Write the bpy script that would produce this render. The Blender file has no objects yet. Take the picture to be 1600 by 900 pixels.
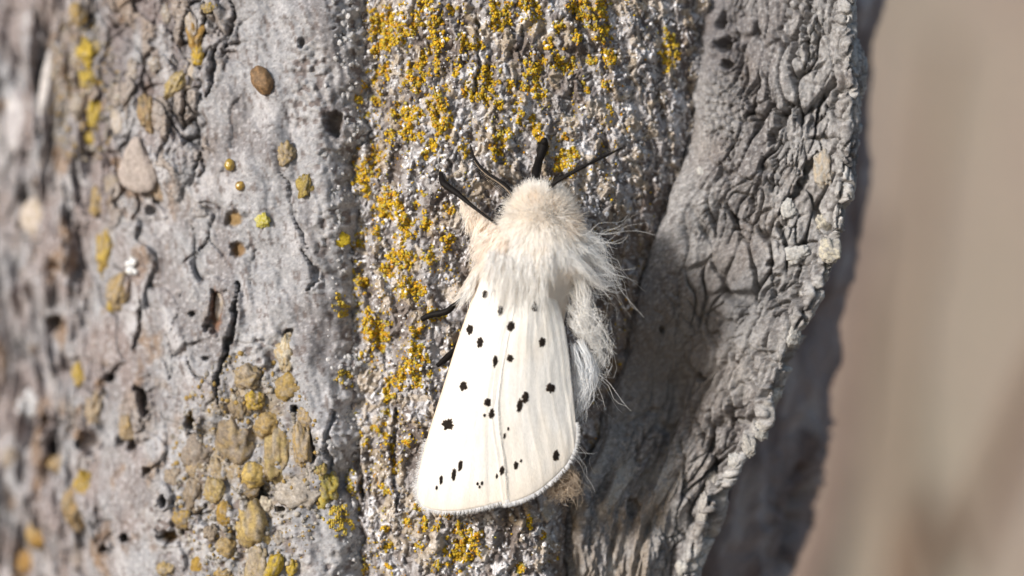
import bpy, math, random
import numpy as np
from mathutils import Vector

# ------------------------------------------------------------------ scene, camera, light
# one Blender unit is one centimetre
S = bpy.context.scene
S.unit_settings.system = 'METRIC'
S.unit_settings.scale_length = 0.01
COL = S.collection
D = 22.22                       # camera to focus plane, cm (frame is 8 x 4.5 cm there)

cam_d = bpy.data.cameras.new('camera')
cam = bpy.data.objects.new('camera', cam_d)
COL.objects.link(cam)
cam.location = (0, -D, 0)
cam.rotation_euler = (math.radians(90), 0, 0)
cam_d.lens = 100
cam_d.sensor_width = 36
cam_d.clip_start = 0.5
cam_d.clip_end = 200000
cam_d.dof.use_dof = True
cam_d.dof.focus_distance = D - 0.16
cam_d.dof.aperture_fstop = 0.14       # f/14 with the centimetre as unit
S.camera = cam

SUN = Vector((-0.67, -0.66, 0.30)).normalized()      # towards the sun
el = math.asin(SUN.z)
az = math.atan2(SUN.x, SUN.y)
w = bpy.data.worlds.new('World')
S.world = w
w.use_nodes = True
wn = w.node_tree
sky = wn.nodes.new('ShaderNodeTexSky')
sky.sky_type = 'NISHITA'
sky.sun_disc = False
sky.sun_elevation = el
sky.sun_rotation = az
bg = wn.nodes['Background']
bg.inputs['Strength'].default_value = 0.14
wn.links.new(sky.outputs[0], bg.inputs['Color'])
sl = bpy.data.lights.new('sun', 'SUN')
sl.energy = 4.4
sl.angle = math.radians(7.0)
sl.color = (1.0, 0.962, 0.91)
sun = bpy.data.objects.new('sun', sl)
COL.objects.link(sun)
sun.rotation_euler = (-SUN).to_track_quat('-Z', 'Y').to_euler()
S.view_settings.view_transform = 'Standard'
S.view_settings.look = 'None'
S.view_settings.exposure = 0.0
S.view_settings.gamma = 1.0
S.view_settings.use_curve_mapping = False
S.cycles.max_bounces = 20
S.cycles.diffuse_bounces = 14
S.cycles.transmission_bounces = 14
S.cycles.transparent_max_bounces = 8

rng = np.random.default_rng(7)
random.seed(7)

# ------------------------------------------------------------------ noise
def hsh(ix, iy, seed):
    n = (ix.astype(np.int64) * 374761393 + iy.astype(np.int64) * 668265263 + seed * 974634777) & 0xFFFFFFFF
    n = ((n ^ (n >> 13)) * 1274126177) & 0xFFFFFFFF
    n = ((n ^ (n >> 15)) * 2246822519) & 0xFFFFFFFF
    return (n ^ (n >> 16)).astype(np.float64) / 4294967296.0

def perlin(x, y, seed=0):
    x = np.asarray(x, float); y = np.asarray(y, float)
    ix = np.floor(x); iy = np.floor(y)
    fx = x - ix; fy = y - iy
    u = fx * fx * fx * (fx * (fx * 6 - 15) + 10); v = fy * fy * fy * (fy * (fy * 6 - 15) + 10)
    def g(dx, dy):
        a = hsh(ix + dx, iy + dy, seed) * 6.2831853
        return np.cos(a) * (fx - dx) + np.sin(a) * (fy - dy)
    a = g(0, 0); b = g(1, 0); c = g(0, 1); d = g(1, 1)
    return 1.5 * ((a + u * (b - a)) + v * ((c + u * (d - c)) - (a + u * (b - a))))

def fbm(x, y, seed=0, octv=4, gain=0.5):
    s = 0; a = 1.0; t = 0
    for k in range(octv):
        s = s + a * perlin(x * 2 ** k + 3.7 * k, y * 2 ** k - 1.3 * k, seed + k)
        t += a; a *= gain
    return s / t * 1.6

def ridged(x, y, seed=0, octv=3):
    s = 0; a = 1.0; t = 0
    for k in range(octv):
        s = s + a * (1 - np.abs(perlin(x * 2 ** k, y * 2 ** k, seed + k)) * 2)
        t += a; a *= 0.5
    return s / t

def worley(x, y, seed=0, jit=0.9):
    ix = np.floor(x); iy = np.floor(y)
    f1 = np.full(x.shape, 9.0); f2 = np.full(x.shape, 9.0); cid = np.zeros(x.shape)
    for dx in (-1, 0, 1):
        for dy in (-1, 0, 1):
            cx = ix + dx; cy = iy + dy
            px = cx + 0.5 + jit * (hsh(cx, cy, seed) - 0.5)
            py = cy + 0.5 + jit * (hsh(cx, cy, seed + 51) - 0.5)
            d = np.sqrt((px - x) ** 2 + (py - y) ** 2)
            new = d < f1
            f2 = np.where(new, f1, np.minimum(f2, d))
            cid = np.where(new, hsh(cx, cy, seed + 99), cid)
            f1 = np.where(new, d, f1)
    return f1, f2, cid

def ss(a, b, x):
    t = np.clip((x - a) / (b - a), 0, 1)
    return t * t * (3 - 2 * t)

def mixc(c, col, m):
    m = np.clip(m, 0, 1)[..., None]
    return c * (1 - m) + np.asarray(col) * m

def wx(px, y=0.0): return (px - 800.0) / 200.0 * (1 + y / D)
def wz(py, y=0.0): return (450.0 - py) / 200.0 * (1 + y / D)
def pt(px, py, y=0.0): return np.array([wx(px, y), y, wz(py, y)])

# ------------------------------------------------------------------ materials
def new_mat(name):
    m = bpy.data.materials.new(name); m.use_nodes = True
    nt = m.node_tree
    return m, nt, nt.nodes['Principled BSDF']

def attr_mat(name, rough=0.85, nscale=60.0, namt=0.25, bscale=120.0, bump=0.25, bdist=0.01, spec=0.3, trans=0.0, stretch=(1, 1, 1)):
    """colour from the mesh's own pigment attribute, broken up by fine noise, with fine relief"""
    m, nt, p = new_mat(name)
    N = nt.nodes; L = nt.links
    at = N.new('ShaderNodeAttribute'); at.attribute_name = 'pigment'
    tc = N.new('ShaderNodeTexCoord'); mp = N.new('ShaderNodeMapping'); mp.inputs['Scale'].default_value = stretch
    L.new(tc.outputs['Object'], mp.inputs['Vector'])
    n1 = N.new('ShaderNodeTexNoise'); n1.inputs['Scale'].default_value = nscale; n1.inputs['Detail'].default_value = 6; n1.inputs['Roughness'].default_value = 0.65
    L.new(mp.outputs[0], n1.inputs['Vector'])
    mr = N.new('ShaderNodeMapRange'); mr.inputs['From Min'].default_value = 0.3; mr.inputs['From Max'].default_value = 0.7
    mr.inputs['To Min'].default_value = 1 - namt; mr.inputs['To Max'].default_value = 1 + namt
    L.new(n1.outputs['Fac'], mr.inputs['Value'])
    mx = N.new('ShaderNodeVectorMath'); mx.operation = 'SCALE'
    L.new(at.outputs['Color'], mx.inputs[0]); L.new(mr.outputs[0], mx.inputs['Scale'])
    L.new(mx.outputs[0], p.inputs['Base Color'])
    p.inputs['Roughness'].default_value = rough
    p.inputs['Specular IOR Level'].default_value = spec
    if bump:
        n2 = N.new('ShaderNodeTexNoise'); n2.inputs['Scale'].default_value = bscale; n2.inputs['Detail'].default_value = 5; n2.inputs['Roughness'].default_value = 0.7
        L.new(mp.outputs[0], n2.inputs['Vector'])
        b = N.new('ShaderNodeBump'); b.inputs['Strength'].default_value = bump; b.inputs['Distance'].default_value = bdist
        L.new(n2.outputs['Fac'], b.inputs['Height']); L.new(b.outputs[0], p.inputs['Normal'])
    if trans:
        tr = N.new('ShaderNodeBsdfTranslucent'); L.new(mx.outputs[0], tr.inputs['Color'])
        ms = N.new('ShaderNodeMixShader'); ms.inputs[0].default_value = trans
        L.new(p.outputs[0], ms.inputs[1]); L.new(tr.outputs[0], ms.inputs[2])
        L.new(ms.outputs[0], N['Material Output'].inputs['Surface'])
    return m

M_bark = attr_mat('weathered_bark', 0.95, 45, 0.25, 90, 0.6, 0.014, 0.08)
M_crust = attr_mat('crusty_bark', 1.0, 80, 0.35, 110, 0.6, 0.012, 0.03)
M_ridge = attr_mat('cracked_bark', 0.95, 60, 0.3, 110, 0.6, 0.012, 0.08)
M_grain = attr_mat('mineral_grains', 0.95, 90, 0.25, 150, 0.4, 0.008, 0.05)
M_lichen = attr_mat('yellow_lichen', 0.7, 70, 0.3, 140, 0.5, 0.008, 0.3)
M_nod = attr_mat('fungus_nodule', 0.55, 40, 0.45, 120, 0.5, 0.010, 0.3)
M_wing = attr_mat('wing_scales', 0.75, 45, 0.08, 75, 0.5, 0.010, 0.2, 0.15, (1.8, 1, 0.7))
M_fur = attr_mat('moth_fur', 0.7, 10, 0.05, 1, 0, 0, 0.3, 0.48)
M_fringe = attr_mat('wing_fringe', 0.7, 10, 0.05, 1, 0, 0, 0.2, 0.5)
M_spot = attr_mat('black_scales', 0.9, 120, 0.4, 200, 0.6, 0.006, 0.08)
M_leg = attr_mat('black_leg', 0.6, 60, 0.3, 120, 0.5, 0.006, 0.15)
M_eye = attr_mat('black_eye', 0.15, 60, 0.1, 200, 0.2, 0.003, 0.6)
M_stalk = attr_mat('dry_stalk', 0.9, 2, 0.3, 8, 0.5, 0.1, 0.2)
M_gold = attr_mat('amber_resin', 0.12, 20, 0.3, 60, 0.25, 0.01, 1.0)

# ------------------------------------------------------------------ mesh helpers
def link(o, parent=None):
    COL.objects.link(o)
    if parent is not None: o.parent = parent
    return o

def empty(name, loc=(0, 0, 0), parent=None):
    o = bpy.data.objects.new(name, None); o.empty_display_size = 0.2
    o.location = loc
    return link(o, parent)

def tag(o, label=None, cat=None, group=None, kind=None):
    if label: o['label'] = label
    if cat: o['category'] = cat
    if group: o['group'] = group
    if kind: o['kind'] = kind
    return o

def mesh_np(name, V, F, mat, col=None, parent=None, smooth=True):
    """V (n,3), F (m,3|4) int array or list of arrays, col (n,3)"""
    V = np.ascontiguousarray(V, dtype=np.float32)
    Fs = F if isinstance(F, list) else [F]
    Fs = [np.asarray(f, dtype=np.int32) for f in Fs if len(f)]
    me = bpy.data.meshes.new(name)
    me.vertices.add(len(V)); me.vertices.foreach_set('co', V.ravel())
    nl = sum(f.size for f in Fs); npoly = sum(len(f) for f in Fs)
    me.loops.add(nl); me.polygons.add(npoly)
    me.loops.foreach_set('vertex_index', np.concatenate([f.ravel() for f in Fs]))
    tot = np.concatenate([np.full(len(f), f.shape[1], np.int32) for f in Fs])
    start = np.concatenate([[0], np.cumsum(tot)[:-1]]).astype(np.int32)
    me.polygons.foreach_set('loop_start', start)
    me.update(calc_edges=True)
    me.polygons.foreach_set('use_smooth', np.full(npoly, smooth, bool))
    if col is not None:
        c = np.ones((len(V), 4), np.float32)
        c[:, :3] = np.clip(np.broadcast_to(np.asarray(col, np.float32), (len(V), 3)), 0.003, 0.985)
        a = me.color_attributes.new('pigment', 'FLOAT_COLOR', 'POINT'); a.data.foreach_set('color', c.ravel())
    me.validate()
    me.materials.append(mat)
    return link(bpy.data.objects.new(name, me), parent)

def grid_faces(nr, nc, off=0):
    i = np.arange(nr * nc).reshape(nr, nc) + off
    return np.stack([i[:-1, :-1], i[:-1, 1:], i[1:, 1:], i[1:, :-1]], -1).reshape(-1, 4)

T_ = (1 + 5 ** 0.5) / 2
ICO_V = np.array([(-1, T_, 0), (1, T_, 0), (-1, -T_, 0), (1, -T_, 0), (0, -1, T_), (0, 1, T_), (0, -1, -T_), (0, 1, -T_), (T_, 0, -1), (T_, 0, 1), (-T_, 0, -1), (-T_, 0, 1)], float)
ICO_V /= np.linalg.norm(ICO_V[0])
ICO_F = np.array([(0, 11, 5), (0, 5, 1), (0, 1, 7), (0, 7, 10), (0, 10, 11), (1, 5, 9), (5, 11, 4), (11, 10, 2), (10, 7, 6), (7, 1, 8), (3, 9, 4), (3, 4, 2), (3, 2, 6), (3, 6, 8), (3, 8, 9), (4, 9, 5), (2, 4, 11), (6, 2, 10), (8, 6, 7), (9, 8, 1)])
def subdiv(V, F):
    V = list(map(tuple, V)); cache = {}; out = []
    def mid(a, b):
        k = (min(a, b), max(a, b))
        if k not in cache:
            p = (np.array(V[a]) + np.array(V[b])) / 2; p /= np.linalg.norm(p)
            V.append(tuple(p)); cache[k] = len(V) - 1
        return cache[k]
    for a, b, c in F:
        x, y, z = mid(a, b), mid(b, c), mid(c, a)
        out += [(a, x, z), (b, y, x), (c, z, y), (x, y, z)]
    return np.array(V), np.array(out)
ICO2_V, ICO2_F = subdiv(ICO_V, ICO_F)
ICO3_V, ICO3_F = subdiv(ICO2_V, ICO2_F)
ICO4_V, ICO4_F = subdiv(ICO3_V, ICO3_F)

def scatter_mesh(name, P, R, C, mat, parent, base=(ICO_V, ICO_F), squash=0.35, smooth=False):
    """one mesh of many randomly shaped grains"""
    bv, bf = base
    n = len(P); nv = len(bv)
    sc = 1 + squash * (rng.random((n, 1, 3)) * 2 - 1)
    ang = rng.random((n, 3)) * 6.283
    cx, sx = np.cos(ang[:, 0]), np.sin(ang[:, 0]); cz, sz = np.cos(ang[:, 1]), np.sin(ang[:, 1])
    v = bv[None] * sc * np.asarray(R)[:, None, None] * (1 + 0.18 * (rng.random((n, nv, 1)) * 2 - 1))
    y1 = v[..., 1] * cx[:, None] - v[..., 2] * sx[:, None]; z1 = v[..., 1] * sx[:, None] + v[..., 2] * cx[:, None]
    x2 = v[..., 0] * cz[:, None] - y1 * sz[:, None]; y2 = v[..., 0] * sz[:, None] + y1 * cz[:, None]
    V = np.stack([x2, y2, z1], -1) + np.asarray(P)[:, None]
    F = (bf[None] + (np.arange(n) * nv)[:, None, None]).reshape(-1, 3)
    return mesh_np(name, V.reshape(-1, 3), F, mat, np.repeat(np.asarray(C), nv, 0), parent, smooth)

class Sheet:
    """a displaced surface, kept for finding places on it"""
    def __init__(s, V):
        s.V = V
        du = np.gradient(V, axis=1); dv = np.gradient(V, axis=0)
        n = np.cross(du, dv); n /= np.linalg.norm(n, axis=-1, keepdims=True) + 1e-12
        if n[..., 1].mean() > 0: n = -n
        k = 9                       # a smoothed normal
        ns = n.copy()
        for ax in (0, 1):
            c = np.cumsum(np.concatenate([np.repeat(np.take(ns, [0], ax), k, ax), ns, np.repeat(np.take(ns, [-1], ax), k, ax)], ax), axis=ax)
            L = V.shape[ax]
            ns = (np.take(c, np.arange(L) + 2 * k - 1, ax) - np.take(c, np.arange(L), ax))
        s.N = ns / (np.linalg.norm(ns, axis=-1, keepdims=True) + 1e-12)
        f = 200.0 / (1 + V[..., 1] / D)
        s.px = 800 + V[..., 0] * f; s.py = 450 - V[..., 2] * f
    def at(s, px, py):
        d = (s.px - px) ** 2 + (s.py - py) ** 2
        i = int(d.argmin())
        near = np.flatnonzero(d.ravel() < d.ravel()[i] + 9)
        j = near[s.V[..., 1].ravel()[near].argmin()]
        return s.V.reshape(-1, 3)[j].copy(), s.N.reshape(-1, 3)[j].copy()

def polydist(X, Z, P):
    """distance to a polyline and parameter 0..1 along it"""
    best = np.full(X.shape, 1e9); tt = np.zeros(X.shape)
    n = len(P) - 1
    for k in range(n):
        a = np.array(P[k]); b = np.array(P[k + 1]); ab = b - a
        t = np.clip(((X - a[0]) * ab[0] + (Z - a[1]) * ab[1]) / (ab @ ab), 0, 1)
        d = np.hypot(X - a[0] - t * ab[0], Z - a[1] - t * ab[1])
        m = d < best
        best = np.where(m, d, best); tt = np.where(m, (k + t) / n, tt)
    return best, tt

def carve(h, X, Z, P, wid, dep, seed=0):
    """cut a tapering crack along P into height h, in place"""
    P = np.array(P); r = wid * 4
    m = (X > P[:, 0].min() - r) & (X < P[:, 0].max() + r) & (Z > P[:, 1].min() - r) & (Z < P[:, 1].max() + r)
    if not m.any(): return
    x = X[m]; z = Z[m]
    x = x + 0.03 * perlin(x * 9, z * 9, 300 + seed) + 0.012 * perlin(x * 31, z * 31, 310 + seed)
    d, t = polydist(x, z, P)
    wv = wid * (0.35 + 0.9 * np.sin(np.clip(t, 0.02, 0.98) * math.pi) ** 0.7)
    h[m] += -dep * (1 - ss(0.35, 1.0, d / wv)) + 0.12 * dep * np.exp(-((d / wv - 1.5) / 0.6) ** 2)

def pit(h, X, Z, cx, cz, rx, rz, dep, rot=0.0, seed=0):
    r = max(rx, rz) * 2.2
    m = (np.abs(X - cx) < r) & (np.abs(Z - cz) < r)
    if not m.any(): return
    x = X[m] - cx; z = Z[m] - cz
    c, s = math.cos(rot), math.sin(rot)
    u = (x * c + z * s) / rx; v = (-x * s + z * c) / rz
    d = np.hypot(u, v) * (1 + 0.5 * perlin(X[m] * 11, Z[m] * 8, 400 + seed) + .3 * perlin(X[m] * 31, Z[m] * 25, 450 + seed))
    h[m] += -dep * (1 - ss(0.55, 1.1, d)) + 0.1 * dep * np.exp(-((d - 1.35) / 0.25) ** 2)

# ------------------------------------------------------------------ ground and bank behind
def build_ground():
    def axis(lim, n, p): 
        t = np.linspace(-1, 1, n); return np.sign(t) * np.abs(t) ** p * lim
    x = axis(30000, 121, 4); y = axis(30000, 161, 4)
    X, Y = np.meshgrid(x, y)
    rise = 260 * ss(60, 420, Y + 25 * fbm(X * 0.01, Y * 0.01, 5, 3)) * (1 - 0.85 * ss(4000, 16000, Y))
    Zg = -100 + rise + 4 * fbm(X * 0.03, Y * 0.03, 8, 4) * np.exp(-((X ** 2 + Y ** 2) / 3000 ** 2)) + 60 * fbm(X * 0.0004, Y * 0.0004, 9, 3) * ss(3000, 12000, np.hypot(X, Y))
    m, nt, p = new_mat('dry_earth_and_grass')
    N = nt.nodes; L = nt.links
    tc = N.new('ShaderNodeTexCoord')
    n1 = N.new('ShaderNodeTexNoise'); n1.inputs['Scale'].default_value = 0.045; n1.inputs['Detail'].default_value = 3
    mp = N.new('ShaderNodeMapping'); mp.inputs['Scale'].default_value = (1, 0.35, 0.35); mp.inputs['Rotation'].default_value = (0, 0.3, 0)
    L.new(tc.outputs['Object'], mp.inputs['Vector']); L.new(mp.outputs[0], n1.inputs['Vector'])
    cr = N.new('ShaderNodeValToRGB')
    e = cr.color_ramp.elements
    e[0].position = 0.32; e[0].color = (0.20, 0.148, 0.122, 1)
    e[1].position = 0.68; e[1].color = (0.30, 0.258, 0.195, 1)
    k = e.new(0.5); k.color = (0.305, 0.24, 0.192, 1)
    L.new(n1.outputs['Fac'], cr.inputs['Fac'])
    n2 = N.new('ShaderNodeTexNoise'); n2.inputs['Scale'].default_value = 0.6; n2.inputs['Detail'].default_value = 8
    L.new(tc.outputs['Object'], n2.inputs['Vector'])
    mr = N.new('ShaderNodeMapRange'); mr.inputs['To Min'].default_value = 0.7; mr.inputs['To Max'].default_value = 1.3
    L.new(n2.outputs['Fac'], mr.inputs['Value'])
    mx = N.new('ShaderNodeVectorMath'); mx.operation = 'SCALE'
    L.new(cr.outputs[0], mx.inputs[0]); L.new(mr.outputs[0], mx.inputs['Scale']); L.new(mx.outputs[0], p.inputs['Base Color'])
    p.inputs['Roughness'].default_value = 0.95
    b = N.new('ShaderNodeBump'); b.inputs['Distance'].default_value = 1.5; b.inputs['Strength'].default_value = 0.6
    L.new(n2.outputs['Fac'], b.inputs['Height']); L.new(b.outputs[0], p.inputs['Normal'])
    V = np.stack([X, Y, Zg], -1)
    o = mesh_np('ground', V.reshape(-1, 3), grid_faces(161, 121), m)
    tag(o, kind='structure')
build_ground()

# ------------------------------------------------------------------ the tree
ZT = 2.75                       # half height of the finely built bark
trunk = empty('tree_trunk', (-0.8, 4.4, -100.0))
tag(trunk, 'grey weathered tree trunk crusted with yellow lichen, filling the picture behind the moth', 'tree trunk')
ORG = np.array(trunk.location)
bpy.context.view_layer.update()
def tloc(V): return V - ORG     # children of the trunk are stored in its own space

def build_core():
    # the wood inside, from the ground up past the frame
    zs = np.concatenate([np.linspace(-104, -6, 30), np.linspace(-5, 5, 8), np.linspace(6, 70, 20)])
    th = np.linspace(0, 2 * math.pi, 49)[:-1]
    Zc, Tc = np.meshgrid(zs, th, indexing='ij')
    r = 2.35 + 2.6 * np.exp(-(Zc + 100) / 9.0) - 0.008 * np.maximum(Zc, 0)
    r = r * (1 + 0.10 * fbm(Tc * 1.9099 * 1.0 + 5, Zc * 0.12, 21, 3) * np.sin(Tc / 2) ** 2)
    out = np.where(np.abs(Zc) > 3.2, 1.25, 0.0)
    r = r + out
    V = np.stack([-0.8 + r * np.cos(Tc), 4.4 + r * np.sin(Tc) * 0.95, Zc], -1)
    n = len(th); i = np.arange(len(zs) * n).reshape(len(zs), n)
    j = np.roll(i, -1, 1)
    F = np.stack([i[:-1], j[:-1], j[1:], i[1:]], -1).reshape(-1, 4)
    c = mixc(np.broadcast_to(np.array([.27, .245, .23]), V.shape).copy(), [.17, .13, .11], ss(-0.2, 0.5, fbm(Tc * 3, Zc * .3, 31, 3)))
    mesh_np('trunk_core', tloc(V.reshape(-1, 3)), F, M_bark, c.reshape(-1, 3), trunk)
build_core()

# ---- left plate
SLAB_PX = np.array([-120, 0, 80, 150, 250, 350, 450, 520, 548, 575, 610, 640], float)
SLAB_Y = np.array([4.6, 3.05, 2.05, 1.38, 0.70, 0.32, 0.13, 0.09, 0.14, 0.30, 0.62, 0.95])
def smooth_interp(x, xp, fp):
    # monotone-ish cubic through the points
    m = np.gradient(fp, xp)
    i = np.clip(np.searchsorted(xp, x) - 1, 0, len(xp) - 2)
    h = xp[i + 1] - xp[i]; t = np.clip((x - xp[i]) / h, 0, 1)
    return ((2 * t ** 3 - 3 * t ** 2 + 1) * fp[i] + (t ** 3 - 2 * t ** 2 + t) * h * m[i] + (-2 * t ** 3 + 3 * t ** 2) * fp[i + 1] + (t ** 3 - t ** 2) * h * m[i + 1])
SLAB_X = wx(SLAB_PX, SLAB_Y)
def slab_y0(x): return smooth_interp(x, SLAB_X, SLAB_Y)
def sp(px, py):                 # picture place -> plate x, z
    y = float(np.interp(px, SLAB_PX, SLAB_Y)); return (wx(px, y), wz(py, y))

def build_slab():
    # columns evenly spaced along the arc
    xx = np.linspace(SLAB_X[0], SLAB_X[-1], 4000); yy = slab_y0(xx)
    s = np.concatenate([[0], np.cumsum(np.hypot(np.diff(xx), np.diff(yy)))])
    nc = 462; nr = 592
    x = np.interp(np.linspace(0, s[-1], nc), s, xx)
    z = np.linspace(-ZT, ZT, nr)
    X, Zg = np.meshgrid(x, z)
    sh = 0.05 + 0.16 * fbm(Zg * 0.8, X * .3 + 2, 41, 4) + 0.07 * fbm(Zg * 4, X * 2, 42, 3)
    y0 = slab_y0(X + sh * ss(-1.9, -1.4, X))
    tpx = np.interp(X, SLAB_X, SLAB_PX); tpy = 450 - Zg * 200
    wob = 0.14 * perlin(X * 1.3, Zg * 0.9, 1)
    xr = X + wob
    sk = X + 0.22 * Zg          # fibres lean a little
    h = 0.10 * fbm(xr * 1.3, Zg * 0.8, 2, 3) + 0.055 * fbm(sk * 4.2, Zg * 2.0, 5, 4)
    h += 0.016 * fbm(sk * 17, Zg * 4.5, 9, 3)
    grain = fbm(X * 40, Zg * 34, 13, 3)
    h += 0.0055 * grain
    # flaky upper corner
    pn = 60 * fbm(X * 2, Zg * 2, 17, 2)
    flaky = ss(370, 270, tpx + pn) * ss(400, 270, tpy + pn) * ss(60, 140, tpx)
    flaky = np.maximum(flaky, 0.75 * ss(60, 120, tpx) * ss(330, 200, tpx + pn) * ss(-0.1, .35, fbm(X * 2.2, Zg * 1.5, 19, 2)))
    f1, f2, cid = worley((sk + 0.14 * perlin(X * 4, Zg * 4, 3) + .04 * perlin(X * 12, Zg * 9, 33)) * 7.0, (Zg + 0.12 * perlin(X * 4, Zg * 3, 4)) * 3.4, 23)
    fo = ss(-.3, .3, fbm(X * 2.6 + 4, Zg * 1.8, 25, 3))
    h += flaky * (0.12 * (cid - 0.5) - 0.12 * fo * (1 - ss(0.01, 0.10 + .1 * cid, f2 - f1)) + 0.03 * (1 - f1 * f1))
    e1, e2, eid = worley((sk + .2 * perlin(X * 3, Zg * 3, 6)) * 3.1, (Zg + .1 * perlin(X * 3, Zg * 3, 7)) * 1.7, 27)
    h += ss(420, 300, tpx) * (.10 * (eid - .5) - .10 * (1 - ss(0, .07, e2 - e1)) * ss(-.1, .4, fbm(X * 1.5, Zg * 1.2, 28, 2)))
    g1, g2, gid = worley(X * 19 + 2 * wob, Zg * 13, 29)
    h += flaky * 0.03 * (gid - 0.5 - 0.8 * (1 - ss(0, .2, g2 - g1)))
    # deep upright ribs where the plate turns away
    ribs = ss(210, 90, tpx)
    rb = ridged(xr * 2.4, Zg * 0.55, 37, 3)
    h += ribs * 0.42 * (rb - 0.5) + ribs * 0.10 * fbm(X * 5, Zg * 2, 39, 3)
    # crusty patches of small pale grains
    cn = fbm(X * 3, Zg * 3, 43, 3)
    crust = np.maximum.reduce([np.exp(-(((tpx - 490) / 42) ** 2 + ((tpy - 150) / 120) ** 2)),
                               np.exp(-(((tpx - 420) / 60) ** 2 + ((tpy - 560) / 70) ** 2)),
                               np.exp(-(((tpx - 360) / 150) ** 2 + ((tpy - 830) / 90) ** 2)) * 1.1,
                               np.exp(-(((tpx - 505) / 22) ** 2 + ((tpy - 330) / 300) ** 2)) * .8])
    crust = np.maximum(crust, ss(515, 550, tpx + 40 * cn))
    crust = ss(0.35, 0.75, crust + 0.35 * cn)
    k1, k2, kid = worley(X * 26, Zg * 24, 47)
    h += crust * (0.042 * (kid - .35) * (1 - 1.4 * k1 * k1) + 0.02 * fbm(X * 11, Zg * 10, 48, 2))
    # brown lumpy bed of the nodules
    bed = ss(0.25, 0.7, np.exp(-(((tpx - 385) / 95) ** 2 + ((tpy - 740) / 170) ** 2)) + 0.25 * cn)
    q1, q2, qid = worley(X * 9 + wob, Zg * 7, 53)
    h += bed * (0.055 * (1 - 1.3 * q1 * q1) - 0.05)
    # cracks and holes
    for i, (P, wd, dp) in enumerate([
        ([(371, 440), (370, 480), (366, 510), (348, 563), (339, 597), (342, 630)], .022, .16),
        ([(329, 364), (318, 383), (302, 405)], .012, .08),
        ([(300, 90), (312, 60), (318, 40), (322, 5)], .022, .12),
        ([(302, 112), (290, 150), (285, 200)], .02, .14), ([(335, 70), (330, 110), (325, 150)], .03, .18),
        ([(215, 212), (238, 260), (242, 290)], .016, .12), ([(210, 205), (190, 240)], .014, .12),
        ([(470, 385), (490, 420), (495, 440), (480, 455)], .014, .07), ([(310, 240), (306, 270), (296, 290)], .012, .09),
        ([(440, 270), (455, 300), (460, 330), (480, 390)], .014, .06), ([(365, 0), (362, 40), (350, 75)], .02, .1),
        ([(222, 470), (215, 520), (208, 545)], .025, .15), ([(105, 700), (110, 760)], .02, .1),
        ([(520, 640), (510, 690), (518, 740)], .02, .1), ([(250, 640), (262, 700), (258, 730)], .008, .04),
        ([(400, 360), (392, 420), (398, 470)], .006, .03), ([(285, 450), (270, 520)], .008, .05)]):
        carve(h, X, Zg, [sp(*q) for q in P], wd, dp, i)
    for i, (cx, cy, rx, ry, dp, rt) in enumerate([
        (523, 190, 16, 21, .14, .2), (471, 67, 6, 9, .1, 0), (84, 504, 18, 15, .22, 0), (337, 486, 13, 40, .16, -.15),
        (221, 626, 9, 25, .3, .05), (264, 838, 17, 12, .22, .3), (164, 856, 7, 7, .3, 0), (194, 839, 6, 7, .25, 0),
        (257, 783, 6, 11, .22, .1), (298, 660, 8, 17, .2, 0), (406, 772, 20, 22, .2, 0), (68, 656, 15, 20, .25, 0),
        (77, 703, 12, 20, .25, 0), (459, 639, 5, 6, .2, 0), (440, 796, 6, 6, .18, .4), (366, 342, 17, 15, .09, .6),
        (372, 390, 13, 14, .09, .2), (206, 690, 9, 16, .2, .1), (140, 690, 20, 25, .2, 0), (230, 735, 8, 9, .15, 0),
        (450, 520, 9, 6, .12, .5), (322, 560, 7, 5, .1, 0), (172, 590, 9, 9, .16, 0), (300, 490, 7, 6, .14, 0), (482, 700, 10, 26, .14, .1),
        (430, 745, 14, 16, .14, 0), (235, 330, 10, 9, .14, 0)]):
        a, b = sp(cx, cy)
        pit(h, X, Zg, a, b, rx / 200, ry / 200, dp, rt, i)
    V = np.stack([X, y0 - h, Zg], -1)
    # pigment
    c = np.empty(V.shape); c[:] = (0.375, 0.37, 0.375)
    c = mixc(c, [.265, .25, .25], ss(-0.25, 0.5, fbm(sk * 2.4, Zg * 1.4, 61, 4)))
    c = mixc(c, [.30, .25, .235], ss(330, 120, tpx + 2 * pn) * ss(-0.5, .4, fbm(X * 3, Zg * 1.4, 62, 4)))
    c = mixc(c, [.56, .54, .54], 0.7 * ss(0.25, 0.7, fbm(sk * 3.1, Zg * 1.8, 64, 4)) )
    c = mixc(c, [.56, .55, .56], 0.85 * ss(.35, .8, np.exp(-(((tpx - 525) / 40) ** 2 + ((tpy - 650) / 75) ** 2)) + .3 * cn))
    c = mixc(c, [.27, .165, .085], 0.75 * ss(0.22, 0.6, fbm(xr * 3.3, Zg * 2.2, 65, 4)) * ss(400, 180, tpx))
    c = mixc(c, [.38, .27, .12], 0.7 * bed * ss(-.3, .35, fbm(X * 6, Zg * 5, 66, 3)))
    c = mixc(c, [.16, .125, .11], 0.75 * ss(0.3, 0.62, fbm(sk * 24, Zg * 7, 67, 3)))
    c = mixc(c, [.14, .11, .10], 0.6 * ss(0.35, .65, fbm(X * 22, Zg * 20, 68, 3)))
    c = mixc(c, [.62, .60, .60], 0.5 * ss(0.25, .6, fbm(X * 30, Zg * 26, 69, 2)))
    c = np.where((crust > .3)[..., None], mixc(c, [.50, .485, .48], 0.8 * ss(.3, .8, crust) * kid), c)
    c = mixc(c, [.18, .14, .125], 0.7 * crust * (kid < .22))
    c = mixc(c, [.20, .165, .16], 0.5 * flaky * (cid < .3))
    c = mixc(c, [.36, .29, .23], 0.6 * flaky * (cid > .72))
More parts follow.
